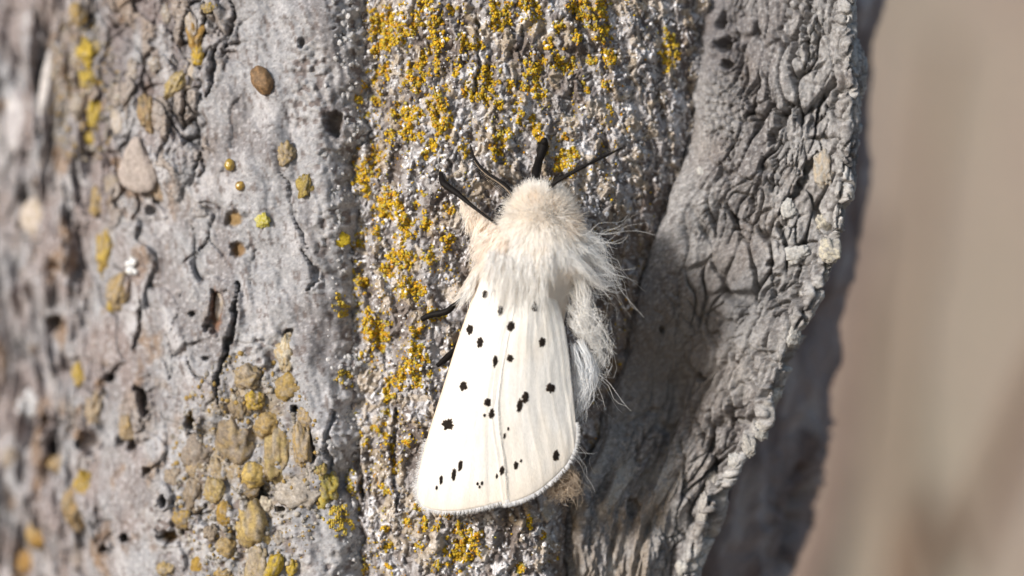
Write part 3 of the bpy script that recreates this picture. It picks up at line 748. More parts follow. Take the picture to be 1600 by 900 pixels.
TAN = (.46, .32, .12); TAN2 = (.36, .27, .14); AMB = (.36, .22, .035); GRYB = (.28, .225, .17); YEL = (.52, .37, .04); BRT = (.56, .40, .13); CRM = (.60, .55, .44); BEI = (.40, .33, .25)
NOD = [  # px, py, rx, ry, rot, height, col, col2, rough, taper
    (385, 592, 22, 19, .3, .8, TAN2, BEI, .2, 0), (399, 628, 14, 14, 0, 1, TAN, YEL, .2, 0), (448, 604, 22, 20, 0, .55, (.42, .29, .08), TAN2, .12, 0),
    (419, 660, 23, 19, .5, .9, TAN, TAN2, .12, .1), (437, 706, 21, 47, -.15, .6, TAN2, (.42, .33, .14), .22, 0), (470, 694, 14, 33, .1, .6, BEI, TAN, .15, 0),
    (399, 742, 19, 21, .15, 1.0, (.60, .44, .15), BRT, .08, .22), (334, 769, 16, 19, .1, .55, (.48, .36, .14), TAN2, .14, 0), (348, 801, 13, 19, -.1, .35, AMB, (.40, .26, .05), .1, 0),
    (289, 814, 16, 14, 0, .5, (.40, .27, .07), GRYB, .2, 0), (396, 822, 26, 39, .25, .8, (.50, .37, .14), TAN2, .18, .1), (363, 692, 27, 35, .2, .5, GRYB, (.36, .27, .14), .25, 0),
    (308, 706, 22, 30, -.2, .5, (.30, .255, .22), GRYB, .25, 0), (302, 772, 15, 27, 0, .45, (.26, .20, .13), GRYB, .25, 0), (388, 768, 17, 14, 0, .5, TAN2, GRYB, .2, 0),
    (355, 858, 15, 17, .3, .8, (.42, .30, .13), TAN2, .15, 0), (309, 885, 12, 17, -.2, .55, (.42, .27, .04), AMB, .12, 0), (429, 884, 13, 21, -.35, .7, YEL, (.42, .30, .04), .1, 0),
    (402, 882, 20, 28, .1, .5, (.44, .35, .2), BEI, .22, 0), (436, 843, 13, 13, 0, .8, (.42, .40, .38), BEI, .25, 0), (353, 896, 13, 10, 0, .6, TAN, TAN2, .2, 0),
    (447, 553, 16, 28, .1, .6, CRM, (.50, .38, .2), .25, 0), (147, 640, 14, 28, -.1, .7, (.40, .30, .18), BEI, .3, 0), (13, 713, 13, 15, 0, .9, (.44, .38, .33), BEI, .15, 0),
    (89, 727, 14, 15, 0, .7, (.40, .26, .08), BEI, .3, 0), (130, 750, 15, 20, .2, .8, (.46, .30, .07), YEL, .3, 0), (116, 795, 18, 31, -.1, .7, (.38, .26, .12), TAN2, .3, 0),
    (198, 671, 12, 17, .2, .6, (.40, .28, .12), BEI, .3, 0), (57, 842, 15, 19, 0, .7, (.44, .25, .05), TAN, .3, 0), (42, 879, 20, 20, 0, .6, (.36, .20, .05), (.42, .26, .08), .3, 0),
    (124, 584, 11, 17, .1, .7, YEL, TAN, .25, 0), (175, 478, 11, 12, 0, .7, (.54, .36, .03), YEL, .15, 0), (184, 452, 17, 28, -.3, .5, (.42, .30, .12), BEI, .25, 0),
    (164, 389, 15, 36, -.15, .6, (.40, .28, .1), YEL, .25, 0), (479, 290, 13, 20, -.1, .7, (.42, .32, .08), (.30, .22, .06), .3, 0), (449, 241, 14, 16, 0, .6, (.40, .30, .14), BEI, .3, 0),
    (245, 295, 14, 20, .2, .6, (.42, .30, .2), BEI, .2, 0), (137, 82, 19, 20, .3, .7, YEL, (.55, .40, .05), .3, 0), (122, 88, 12, 18, 0, .8, (.50, .44, .38), BEI, .2, 0),
    (142, 122, 17, 15, 0, .7, (.46, .34, .05), YEL, .35, 0), (146, 176, 11, 20, 0, .7, (.50, .37, .05), YEL, .3, 0), (140, 215, 12, 12, 0, .9, (.55, .40, .05), YEL, .1, 0),
    (118, 165, 12, 20, 0, .7, (.46, .42, .38), BEI, .25, 0), (308, 55, 12, 22, 0, .6, (.42, .24, .05), TAN, .3, 0), (311, 84, 9, 15, .1, .6, (.55, .35, .03), YEL, .25, 0),
    (275, 132, 12, 24, -.6, .6, (.44, .36, .22), (.46, .34, .1), .25, 0), (120, 25, 12, 16, 0, .7, (.42, .28, .07), BEI, .3, 0), (228, 180, 13, 26, .1, .6, (.36, .25, .14), TAN2, .3, 0),
    (152, 312, 13, 20, 0, .6, (.42, .28, .06), BEI, .35, 0), (175, 285, 12, 15, 0, .7, (.42, .37, .32), BEI, .3, 0), (510, 765, 17, 24, .2, .6, (.46, .40, .12), YEL, .35, 0), (500, 735, 9, 13, 0, .7, (.46, .38, .12), TAN, .3, 0),
    (270, 745, 15, 13, 0, .5, BEI, GRYB, .3, 0), (465, 775, 30, 26, .1, .35, (.50, .46, .42), (.42, .37, .31), .3, 0), (455, 886, 9, 13, 0, .8, (.50, .36, .05), YEL, .2, 0),
    (330, 835, 10, 12, 0, .6, BEI, GRYB, .3, 0), (262, 888, 14, 12, 0, .6, (.42, .31, .12), BEI, .3, 0), (325, 13, 11, 9, 0, .6, (.48, .34, .06), BEI, .3, 0), (205, 110, 11, 18, .1, .7, (.44, .41, .40), BEI, .2, 0),
    (240, 100, 10, 12, 0, .7, (.50, .48, .48), BEI, .2, 0), (260, 20, 10, 16, .4, .7, (.42, .40, .39), BEI, .2, 0), (385, 640, 9, 17, 0, .6, TAN2, GRYB, .3, 0), (372, 640, 13, 24, .1, .4, GRYB, TAN2, .3, 0),
    (340, 735, 12, 16, .3, .5, TAN2, BEI, .3, 0), (420, 790, 14, 14, 0, .5, BEI, CRM, .3, 0), (475, 655, 11, 15, 0, .4, BEI, TAN, .3, 0), (300, 735, 10, 12, 0, .5, BEI, TAN, .3, 0)]
for (px, py, rx, ry, rt, hg, c1, c2, rg, tp) in NOD:
    lump('nodule', SH_slab, px, py, rx * 1.04, ry * 1.04, rt, hg * .85, c1, slab, None, .48, rg + .06, tp, 0, c2)
# flakes of bark lifting off
for (px, py, rx, ry, rt, hg, c1, c2, tp) in [(213, 255, 27, 45, 0, .28, (.42, .36, .33), (.36, .31, .28), .55), (297, 112, 13, 27, -.25, .3, (.46, .41, .36), BEI, .2),
        (75, 130, 10, 60, -.1, .5, (.60, .57, .56), (.46, .43, .42), .1), (55, 335, 24, 30, 0, .45, (.52, .46, .42), BEI, .1), (300, 40, 9, 20, .2, .4, (.46, .42, .4), BEI, 0),
        (345, 470, 8, 34, -.18, .3, (.44, .40, .38), BEI, .1), (182, 190, 12, 20, .3, .5, (.42, .39, .38), BEI, .1), (28, 190, 26, 50, .2, .4, (.40, .37, .38), (.5, .48, .48), .1)]:
    lump('bark_flake', SH_slab, px, py, rx, ry, rt, hg, c1, slab, M_bark, .1, .12, tp, .35, c2)
WHT = (.58, .57, .55); WH2 = (.44, .42, .40); CR2 = (.47, .44, .40)
for (px, py, rx, ry, rt, hg, c1, c2) in [(1289, 350, 19, 16, 0, .8, CR2, CRM), (1283, 262, 13, 24, .1, .5, CR2, BEI), (1233, 328, 11, 14, -.2, .5, WHT, WH2), (1243, 400, 18, 12, .2, .5, WHT, WH2), (1298, 390, 16, 17, 0, .6, CR2, CRM),
        (1094, 265, 5, 8, .4, .5, WHT, WH2), (1242, 528, 11, 14, -.3, .6, WHT, WH2), (1211, 619, 11, 11, 0, .7, CR2, WHT), (1187, 672, 10, 14, 0, .5, WHT, CR2), (1170, 696, 9, 15, .2, .4, WH2, CR2),
        (1144, 719, 8, 10, 0, .6, WHT, WH2), (1112, 747, 8, 11, -.4, .5, WH2, CR2), (1063, 887, 8, 10, 0, .6, WHT, CR2), (1098, 795, 10, 30, -.5, .35, (.46, .44, .42), WH2)]:
    lump('pale_nodule', SH_rid, px, py, rx * 1.1, ry * 1.1, rt, hg * .5, np.array(c1) * .78, ridge, M_ridge, .42, .34, 0, 0, c2)

# small separate things stuck to the bark
o = lump('brown_pellet', SH_slab, 411, 125, 16, 25, .5, .85, (.21, .125, .06), None, None, .25, .08, 0, .2, (.17, .105, .055), top=True)
tag(o, 'dark brown oblong pellet stuck to the pale bark, high up left of the moth', 'pellet')
o = lump('resin_bead', SH_slab, 357, 259, 8, 10, 0, 1, (.42, .27, .03), None, M_gold, .2, .08, 0, 0, (.3, .2, .03), top=True)
tag(o, 'upper of two small glossy golden resin beads on pale bark', 'resin bead', 'golden resin beads')
o = lump('resin_bead', SH_slab, 374, 291, 8, 8, 0, 1, (.36, .22, .03), None, M_gold, .2, .05, 0, 0, (.25, .15, .03), top=True)
tag(o, 'lower of two small glossy golden resin beads, round, on pale bark', 'resin bead', 'golden resin beads')
o = lump('yellow_crystal', SH_slab, 410, 345, 11, 12, .4, .7, (.42, .36, .05), None, M_grain, .3, .3, 0, .4, (.5, .46, .2), top=True)
tag(o, 'small angular yellow green crystal lodged in pale bark below the golden beads', 'crystal')
o = lump('yellow_flake', SH_cen if False else SH_slab, 533, 377, 15, 12, .3, .6, (.58, .43, .03), None, M_lichen, .2, .3, .2, .4, (.5, .36, .03), top=True)
tag(o, 'bright yellow lichen flake on the edge of the pale bark, left of the foreleg', 'lichen')
def cluster(name, px, py, spots, label, cat, col=WHT):
    P0, _ = SH_slab.at(px, py)
    PP, RR = [], []
    for dx, dy, r in spots:
        P, N = SH_slab.at(px + dx, py + dy)
        PP.append(P + N * r / 400 - P0); RR.append(r / 200)
    o = empty(name, P0)
    for p, r in zip(PP, RR):
        scatter_mesh('bead', [p], [r], np.full((1, 3), 1.0) * col, M_nod, o, (ICO3_V, ICO3_F), .25, True)
    tag(o, label, cat)
cluster('white_crust', 206, 415, [(0, 5, 8), (-4, -4, 6), (5, -3, 6), (0, -8, 4), (-6, 8, 4), (6, 8, 4)], 'small bright white crusty knob with a dark cleft, left of the thorax', 'crust', (.72, .72, .72))
cluster('white_bead_cluster', 48, 636, [(0, -20, 9), (-9, -6, 9), (6, -8, 8), (-6, 8, 9), (6, 6, 9), (0, 20, 8), (-14, 4, 6)], 'blurred cluster of white beads by the left edge of the picture', 'crust', (.66, .66, .68))

# ------------------------------------------------------------------ the moth
P0, _ = SH_cen.at(800, 540)
moth = empty('moth', (0.1, 0.05, -0.3))
tag(moth, 'white furry moth with black spotted folded wings resting head up on bark', 'moth')
MO = np.array(moth.location)
def ml(V): return np.asarray(V) - MO
def Q(px, py, up): return pt(px, py, -up)    # a point 'up' cm above the bark's mean level

def curve(P, n):
    """Catmull-Rom through points, n samples evenly by length"""
    P = np.asarray(P, float); k = len(P)
    t = np.linspace(0, k - 1.0001, max(n * 4, 60)); i = np.floor(t).astype(int); f = (t - i)[:, None]
    p0 = P[np.maximum(i - 1, 0)]; p1 = P[i]; p2 = P[i + 1]; p3 = P[np.minimum(i + 2, k - 1)]
    C = .5 * (2 * p1 + (p2 - p0) * f + (2 * p0 - 5 * p1 + 4 * p2 - p3) * f ** 2 + (3 * p1 - p0 - 3 * p2 + p3) * f ** 3)
    s = np.concatenate([[0], np.cumsum(np.linalg.norm(np.diff(C, axis=0), axis=1))])
    u = np.linspace(0, s[-1], n)
    return np.stack([np.interp(u, s, C[:, a]) for a in range(C.shape[1])], -1)

def tube(P, R, seg=10):
    """tube mesh along points P with radii R (rx, ry optional), closed ends"""
    P = np.asarray(P); n = len(P); R = np.asarray(R, float)
    if R.ndim == 1: R = np.stack([R, R], -1)
    T = np.gradient(P, axis=0); T /= np.linalg.norm(T, axis=1, keepdims=True)
    up = np.array([0, -1.0, 0]); B = np.cross(T, up); B /= np.linalg.norm(B, axis=1, keepdims=True) + 1e-9
    U = np.cross(B, T)
    a = np.linspace(0, 2 * math.pi, seg, endpoint=False)
    V = P[:, None] + R[:, :1, None] * np.cos(a)[None, :, None] * B[:, None] + R[:, 1:, None] * np.sin(a)[None, :, None] * U[:, None]
    i = np.arange(n * seg).reshape(n, seg); j = np.roll(i, -1, 1)
    F4 = np.stack([i[:-1], j[:-1], j[1:], i[1:]], -1).reshape(-1, 4)
    V = np.concatenate([V.reshape(-1, 3), P[:1], P[-1:]])
    c0 = n * seg; c1 = c0 + 1
    F3 = np.concatenate([np.stack([np.full(seg, c0), j[0], i[0]], -1), np.stack([np.full(seg, c1), i[-1], j[-1]], -1)])
    return V, F4, F3

UP = np.array([0, -1.0, 0])
def fur(roots, dirs, L, rad, bend=None, curl=0.0, seg=5, freq=2.0, nrm=None):
    """many tapering flat hairs as arrays; nrm is what their flat side faces"""
    n = len(roots); L = np.broadcast_to(L, (n,))
    t = np.linspace(0, 1, seg)[None, :, None]
    P = roots[:, None] + dirs[:, None] * L[:, None, None] * t
    if bend is not None: P = P + bend[:, None] * L[:, None, None] * t ** 2
    if curl:
        ph = rng.random((n, 1, 3)) * 6.283; fr = freq * (.6 + .8 * rng.random((n, 1, 3)))
        P = P + curl * L[:, None, None] * (np.sin(ph + fr * t * 6.283) - np.sin(ph)) * t ** .7 * .5
    T = np.gradient(P, axis=1); T /= np.linalg.norm(T, axis=2, keepdims=True) + 1e-9
    ref = (UP[None] if nrm is None else nrm) + .45 * rng.normal(size=(n, 3))
    B = np.cross(T, ref[:, None]); B /= np.linalg.norm(B, axis=2, keepdims=True) + 1e-9
    rr = (np.broadcast_to(rad, (n,))[:, None] * np.linspace(1, .15, seg)[None] ** .7)[..., None]
    V = np.stack([P - rr * B, P + rr * B], 2)                # n, seg, 2, 3
    idx = np.arange(n * seg * 2).reshape(n, seg, 2)
    F = np.stack([idx[:, :-1, 0], idx[:, :-1, 1], idx[:, 1:, 1], idx[:, 1:, 0]], -1).reshape(-1, 4)
    return V.reshape(-1, 3), F, seg * 2

def fur_obj(name, roots, dirs, L, rad, col, parent, bend=None, curl=0.0, seg=5, freq=2.0, mat=None, nrm=None):
    V, F, k = fur(roots, dirs, L, rad, bend, curl, seg, freq, nrm)
    c = np.repeat(np.broadcast_to(np.asarray(col, float), (len(roots), 3)), k, 0)
    o = mesh_np(name, ml(V), F, mat or M_fur, c, parent)
    return o

CREAM = np.array([.955, .915, .86]); WHITE = np.array([.96, .95, .935]); PEACH = np.array([.80, .62, .44])

# -- body: head, thorax and abdomen in one skin
BODY = [  # px, py, up, half width, half height
    (850, 296, .34, .03, .03), (849, 304, .36, .10, .10), (847, 319, .38, .17, .16), (845, 336, .39, .21, .19), (842, 362, .40, .29, .25), (841, 390, .40, .335, .29), (840, 420, .38, .32, .27),
    (834, 455, .34, .28, .21), (826, 500, .26, .27, .16), (818, 560, .22, .25, .14), (808, 630, .2, .23, .12), (802, 690, .18, .17, .09), (800, 720, .18, .05, .03)]
bp = np.array([Q(a, b, c) for a, b, c, d, e in BODY]); br = np.array([(d, e) for a, b, c, d, e in BODY])
cb = curve(np.concatenate([bp, br], 1), 70)
V, F4, F3 = tube(cb[:, :3], cb[:, 3:], 36)
mesh_np('body', ml(V), [F4, F3], M_fur, CREAM, moth)

# -- wings
def wing_grid(costa, dorsum, nu, nv, bulge, seed, termen_up):
    A = curve(costa, nv); B = curve(dorsum, nv)
    u = np.linspace(0, 1, nu)
    G = A[:, None] * (1 - u)[None, :, None] + B[:, None] * u[None, :, None]
    v = np.linspace(0, 1, nv)[:, None] + 0 * u[None]
    Ug = u[None] + 0 * v
    return G, Ug, v

def add_wing(name, costa, dorsum, tip, bulge, veins, seed, peach, label, end_bow):
    nu, nv = 64, 110
    A = curve(costa, nv); B = curve(dorsum, nv)
    u = np.linspace(0, 1, nu)[None, :]; v = np.linspace(0, 1, nv)[:, None]
    G = A[:, None] * (1 - u)[..., None] + B[:, None] * u[..., None]
    # the outer margin bows out and follows its own line
    E = curve(tip, nu)
    w_ = ss(.55, 1.0, v)[..., None]
    straight = (A[-1] * (1 - u[..., None]) + B[-1] * u[..., None])[0]
    G = G + w_ ** 1.3 * (E - straight)[None]
    lift = bulge * np.sin(np.clip(u, 0, 1) * math.pi) ** .8 * np.sin(np.clip(v * .93 + .07, 0, 1) * math.pi) ** .6
    vein = 0
    for (u0, u1, am) in veins:
        uu = u0 + (u1 - u0) * v ** 1.2 + .012 * np.sin(v * 5 + seed)
        vein = vein + am * np.exp(-((u - uu) / .018) ** 2) - am * .45 * np.exp(-((u - uu - .05) / .045) ** 2)
    wr = .008 * fbm(u * 4 + 0 * v, v * 3 + 0 * u, 500 + seed, 3) + .0012 * fbm(u * 22 + 0 * v, v * 5 + 0 * u, 510 + seed, 2)
    if seed == 2: lift = lift * (1 - .9 * ss(.7, 1, u))
    else: lift = lift * (1 - .7 * ss(.8, 1, u))
    up = lift + .003 * vein + wr
    G = G.copy(); G[..., 1] -= up
    bot = G.copy(); bot[..., 1] += .005
    c = np.empty(G.shape); c[:] = (.86, .84, .81)
    cream = ss(-.2, .5, fbm(u * 3 + 0 * v, v * 4 + 0 * u, 520 + seed, 3))
    c = mixc(c, [.82, .765, .69], .5 * cream)
    c = mixc(c, PEACH, peach * (np.exp(-(u / .035) ** 2) + 0 * v))
    c = mixc(c, [.82, .73, .62], .25 * np.clip(vein, 0, 1) + 0 * u)
    c = mixc(c, [.84, .74, .62], .45 * ss(.85, 1.0, v) + 0 * u)
    n = nu * nv
    Ft = grid_faces(nv, nu); Fb = Ft[:, ::-1] + n
    rim = np.concatenate([np.arange(nu), np.arange(1, nv) * nu + nu - 1, (nv - 1) * nu + np.arange(nu - 2, -1, -1), np.arange(nv - 2, 0, -1) * nu])
    rn = np.roll(rim, -1)
    Fr = np.stack([rim, rim + n, rn + n, rn], -1)
    o = mesh_np(name, ml(np.concatenate([G.reshape(-1, 3), bot.reshape(-1, 3)])), [Ft, Fb, Fr], M_wing, np.concatenate([c.reshape(-1, 3)] * 2), moth)
    o['label'] = label
    return o, G

Lc = [Q(770, 398, .42), Q(750, 432, .36), Q(737, 468, .30), Q(714, 535, .24), Q(692, 606, .22), Q(671, 672, .21), Q(658, 722, .20), Q(651, 757, .20)]
Ld = [Q(812, 405, .62), Q(806, 470, .58), Q(790, 550, .55), Q(780, 615, .53), Q(780, 663, .50), Q(788, 720, .45), Q(794, 781, .40)]
Lt = [Q(651, 757, .20), Q(653, 778, .20), Q(665, 793, .22), Q(695, 799, .26), Q(740, 795, .33), Q(794, 781, .40)]
Rc = [Q(858, 415, .52), Q(868, 460, .50), Q(880, 500, .47), Q(888, 545, .45), Q(894, 600, .43), Q(899, 650, .41), Q(901, 688, .40)]
Rd = [Q(804, 405, .611), Q(796, 470, .571), Q(778, 550, .541), Q(768, 615, .521), Q(768, 663, .491), Q(776, 720, .443), Q(785, 788, .392)]
Rt = [Q(901, 688, .40), Q(894, 709, .40), Q(880, 732, .40), Q(845, 764, .40), Q(812, 781, .396), Q(785, 788, .392)]
wl, GL = add_wing('forewing', Lc, Ld, Lt, .07, [(.08, .06, 1), (.25, .22, .6), (.5, .42, .8), (.62, .62, .6), (.80, .80, .8), (.42, .12, .5)], 1, .8, 'spotted white forewing with cream leading edge, on the side of the legs', .1)
wr_, GR = add_wing('forewing', Rc, Rd, Rt, .06, [(.12, .08, 1), (.3, .26, .7), (.45, .42, .6), (.6, .56, .8), (.72, .68, .5)], 2, .15, 'spotted white forewing on the shaded side, partly under the other', .1)

def wing_at(G, X, Z):
    P = G.reshape(-1, 3)
    out = np.empty(len(X))
    for i in range(len(X)):
        d = (P[:, 0] - X[i]) ** 2 + (P[:, 2] - Z[i]) ** 2
        k = np.argpartition(d, 6)[:6]
        wgt = 1 / (d[k] + 1e-7)
        out[i] = (P[k, 1] * wgt).sum() / wgt.sum()
    return out

SPOTS = [(758, 460, 5, 8), (782, 485, 4, 9), (835, 480, 5, 8), (798, 510, 7, 9), (734, 515, 6, 9), (750, 535, 6, 9), (847, 534, 6, 8), (774, 565, 5, 11), (797, 560, 6, 6), (860, 606, 8, 8),
         (724, 603, 7, 8), (762, 629, 7, 7), (768, 647, 5, 9), (757, 649, 2.2, 3), (812, 634, 5, 12), (821, 621, 6, 10), (700, 664, 10, 10), (788, 681, 2, 5), (794, 670, 2, 3), (869, 712, 5, 10),
         (719, 728, 4, 10), (709, 742, 4, 10), (689, 750, 3, 8), (682, 762, 2, 4), (784, 735, 4, 8), (776, 744, 2, 4), (806, 727, 4, 7), (814, 720, 2, 3), (746, 756, 2, 3), (753, 755, 2, 3.5), (749, 761, 1.8, 2.5)]
def add_spot(px, py, rx, ry):
    right = px > np.interp(py, [400, 470, 550, 615, 663, 720, 785], [812, 806, 790, 780, 780, 788, 794])
    G = GR if right else GL
    ysurf = wing_at(G, np.array([wx(px, -.4)]), np.array([wz(py, -.4)]))[0]
    C = pt(px, py, ysurf)
    na = 40; a = np.linspace(0, 2 * math.pi, na, endpoint=False)
    sd = int(px * 3 + py)
    r = 1.0 + .22 * fbm(np.cos(a) * 1.6 + sd, np.sin(a) * 1.6, 600 + sd, 2) + .42 * (rng.random(na) - .5)
    ang = -.12
    rings = [0.0, .4, .75, 1.0]
    X, Z, H = [C[0]], [C[2]], [.0055]
    for q in rings[1:]:
        x = rx / 200 * q * r * np.cos(a); z = ry / 200 * q * r * np.sin(a)
        X += list(C[0] + x * math.cos(ang) - z * math.sin(ang)); Z += list(C[2] + x * math.sin(ang) + z * math.cos(ang)); H += [.0055 if q < .9 else .001] * na
    X = np.array(X); Z = np.array(Z)
    Y = wing_at(G, X, Z) - np.array(H) - .002
    j = np.arange(na); jn = (j + 1) % na
    F3 = np.stack([np.zeros(na, int), 1 + j, 1 + jn], -1)
    F4 = np.concatenate([np.stack([1 + k * na + j, 1 + (k + 1) * na + j, 1 + (k + 1) * na + jn, 1 + k * na + jn], -1) for k in range(2)])
    c = np.array([.017, .013, .011]) * (.7 + .8 * rng.random((len(X), 1)))
    c[-na:] = np.array([.07, .045, .03]) * (.3 + 1.6 * rng.random((na, 1)))
    mesh_np('spot', ml(np.stack([X, Y, Z], -1)), [F4, F3], M_spot, c, wr_ if right else wl)
for a_, b_, c_, d_ in SPOTS: add_spot(a_, b_, c_ * .86, d_ * .86)

# fringes along the outer margins, fuzz on the leading edges
def fringe(G, parent, edge, n, L0, spread=.35, col=(.93, .93, .94)):
    k = rng.random(n) * (len(edge) - 1); i = np.floor(k).astype(int); f = (k - i)[:, None]
    E = edge[i] * (1 - f) + edge[np.minimum(i + 1, len(edge) - 1)] * f
    T = edge[np.minimum(i + 1, len(edge) - 1)] - edge[i]; T /= np.linalg.norm(T, axis=1, keepdims=True) + 1e-9
    out = np.cross(T, np.array([0, 1.0, 0]))
    cen = G.reshape(-1, 3).mean(0)
    out += .15 * rng.normal(size=(n, 3)); out *= np.sign(((E - cen) * out).sum(1))[:, None]
    d = out + spread * rng.normal(size=(n, 3)) * np.array([1, .25, 1]); d[:, 2] -= .3
    d /= np.linalg.norm(d, axis=1, keepdims=True)
    fur_obj('fringe', E - out * (.006 * rng.random((n, 1))) + np.array([0, -.001, 0]), d, L0 * (.35 + .8 * rng.random(n)), .0020, np.asarray(col) * (.92 + .14 * rng.random((n, 1))), parent, seg=3, mat=M_fringe)
eL = np.concatenate([GL[-22:, 0], GL[-1, 1:]]); eR = np.concatenate([GR[98:, 0], GR[-1, 1:]])
fringe(GL, wl, eL, 900, .040)
fringe(GL, wl, GL[20:, -1], 420, .020, .5, (.93, .92, .90))
fringe(GR, wr_, eR, 800, .038)

# -- thorax fur
def rand_dirs(n): 
    d = rng.normal(size=(n, 3)); return d / np.linalg.norm(d, axis=1, keepdims=True)
AX = (Q(800, 720, 0) - Q(834, 330, 0)); AX[1] = 0; AX /= np.linalg.norm(AX)     # headward to tailward
RT = np.array([-AX[2], 0, AX[0]]); RT = RT if RT[0] > 0 else -RT
UP = np.array([0, -1.0, 0])
def coat():
    n = 30000
    # where on the body, headward 0 .. 1 rear of thorax
    t = rng.random(n) ** .9
    k0 = 3; k1 = int(np.argmin(np.abs(cb[:, 2] - wz(407, -.3))))
    fi = k0 + t * (k1 - k0); i = np.floor(fi).astype(int); f = (fi - i)[:, None]
    c = cb[i] * (1 - f) + cb[i + 1] * f
    phi = (rng.random(n) - .5) * 2 * math.radians(118)       # 0 is straight up from the bark
    nrm = np.sin(phi)[:, None] * RT + np.cos(phi)[:, None] * UP
    root = c[:, :3] + (np.sin(phi) * c[:, 3])[:, None] * RT + (np.cos(phi) * c[:, 4])[:, None] * UP
    X = root[:, 0]; Z = root[:, 2]
    along = np.interp(t, [0, .22, .42, .6, 1], [-1.15, -.75, .1, .9, 1.5])
    lat = np.sin(phi)
    out = np.interp(t, [0, .3, .6, 1], [.45, .55, .42, .15])
    sw1 = fbm(X * 5, Z * 5, 701, 2); sw2 = fbm(X * 5 + 9, Z * 5, 703, 2)     # locks
    d = along[:, None] * AX + out[:, None] * nrm + (.55 * sw1 + .25 * lat)[:, None] * RT + (.4 * sw2)[:, None] * AX
    d += .22 * rng.normal(size=(n, 3))
    d /= np.linalg.norm(d, axis=1, keepdims=True)
    L = np.interp(t, [0, .3, .6, .85, 1], [.09, .12, .135, .12, .10]) * (.65 + .6 * rng.random(n))
    L *= 1 + .35 * ss(.35, 1, lat) * ss(.3, .6, t)
    bend = (.35 * AX)[None] * np.interp(t, [0, .25, .5, 1], [-.3, .1, .5, .5])[:, None] + (-.30 * nrm) * np.interp(t, [0, .4, 1], [.3, .5, .9])[:, None] + .25 * rng.normal(size=(n, 3)) * .6
    peach = np.exp(-((t - .38) / .22) ** 2) * .8 + .35 * (t < .3)
    col = CREAM * peach[:, None] + WHITE * (1 - peach[:, None])
    col = col * (.95 + .08 * rng.random((n, 1)))
    col = np.where((fbm(X * 7, Z * 7, 705, 2) > .35)[:, None], col * np.array([.99, .95, .90]), col)
    fur_obj('thorax_fur', root - nrm * .02, d, L, .0022 + .0016 * rng.random(n), col, moth, bend, .10, 6, .8, nrm=nrm)
coat()

def strands(name, paths, n, spread, col, parent, rad=.003, curl=.25, seg=9, jit=.2, freq=1.2, label=None, lens=(.7, 1.15)):
    """hairs following guide paths"""
    G = [curve(p, seg) for p in paths]
    Vs, Fs, Cs, off = [], [], [], 0
    n_each = n // len(G)
    for g in G:
        m = n_each
        t = np.linspace(0, 1, seg)
        sc = lens[0] + (lens[1] - lens[0]) * rng.random((m, 1, 1))
        base = g[0] + (g - g[0])[None] * sc
        o0 = rng.normal(size=(m, 1, 3)) * spread * .5
        o1 = rng.normal(size=(m, 1, 3)) * spread
        P = base + o0 * (1 - t)[None, :, None] + o1 * t[None, :, None]
        Lg = np.linalg.norm(g[-1] - g[0])
        ph = rng.random((m, 1, 3)) * 6.283; fr = freq * (.5 + rng.random((m, 1, 3)))
        P = P + curl * Lg * .3 * np.sin(ph + fr * t[None, :, None] * 6.283) * t[None, :, None] ** .7
        T = np.gradient(P, axis=1); T /= np.linalg.norm(T, axis=2, keepdims=True) + 1e-9
        B = np.cross(T, UP + .6 * rng.normal(size=(m, 1, 3))); B /= np.linalg.norm(B, axis=2, keepdims=True) + 1e-9
        rr = (rad * (.7 + .6 * rng.random((m, 1))) * np.linspace(1, .3, seg)[None])[..., None]
        V = np.stack([P - rr * B, P + rr * B], 2)
        idx = np.arange(m * seg * 2).reshape(m, seg, 2) + off
        Vs.append(V.reshape(-1, 3)); Fs.append(np.stack([idx[:, :-1, 0], idx[:, :-1, 1], idx[:, 1:, 1], idx[:, 1:, 0]], -1).reshape(-1, 4))
        Cs.append(np.repeat(np.asarray(col) * (.93 + .1 * rng.random((m, 1))), seg * 2, 0)); off += m * seg * 2
    o = mesh_np(name, ml(np.concatenate(Vs)), np.concatenate(Fs), M_fur, np.concatenate(Cs), parent)
    if label: o['label'] = label
    return o

# mantle of long pale hair over the wing bases
strands('shoulder_hair', [[Q(806 + dx, 405 + dy, .68), Q(802 + 1.05 * dx, 430 + dy, .68), Q(800 + 1.10 * dx, 450 + dy, .64)] for dx, dy in [(-36, -10), (-22, -4), (-8, 0), (8, 0), (24, 0), (40, -4), (52, -4)]], 800, .04, WHITE, moth, .0026, .12, 7, lens=(.2, 1.15))
strands('shoulder_hair', [[Q(804 + dx, 425, .66), Q(800 + 1.05 * dx, 448, .645), Q(797 + 1.1 * dx, 486, .60)] for dx in (-30, -15, 0, 15, 30, 45)], 420, .03, WHITE, moth, .0024, .10, 7, lens=(.35, 1.1))
strands('shoulder_hair', [[Q(780, 370, .55), Q(764, 392, .50), Q(752, 420, .42)], [Q(788, 380, .62), Q(776, 402, .58), Q(764, 432, .48)], [Q(775, 360, .5), Q(756, 378, .42), Q(748, 402, .36)]], 900, .05, WHITE * np.array([1, .95, .9]), moth, .003, .12, 7)
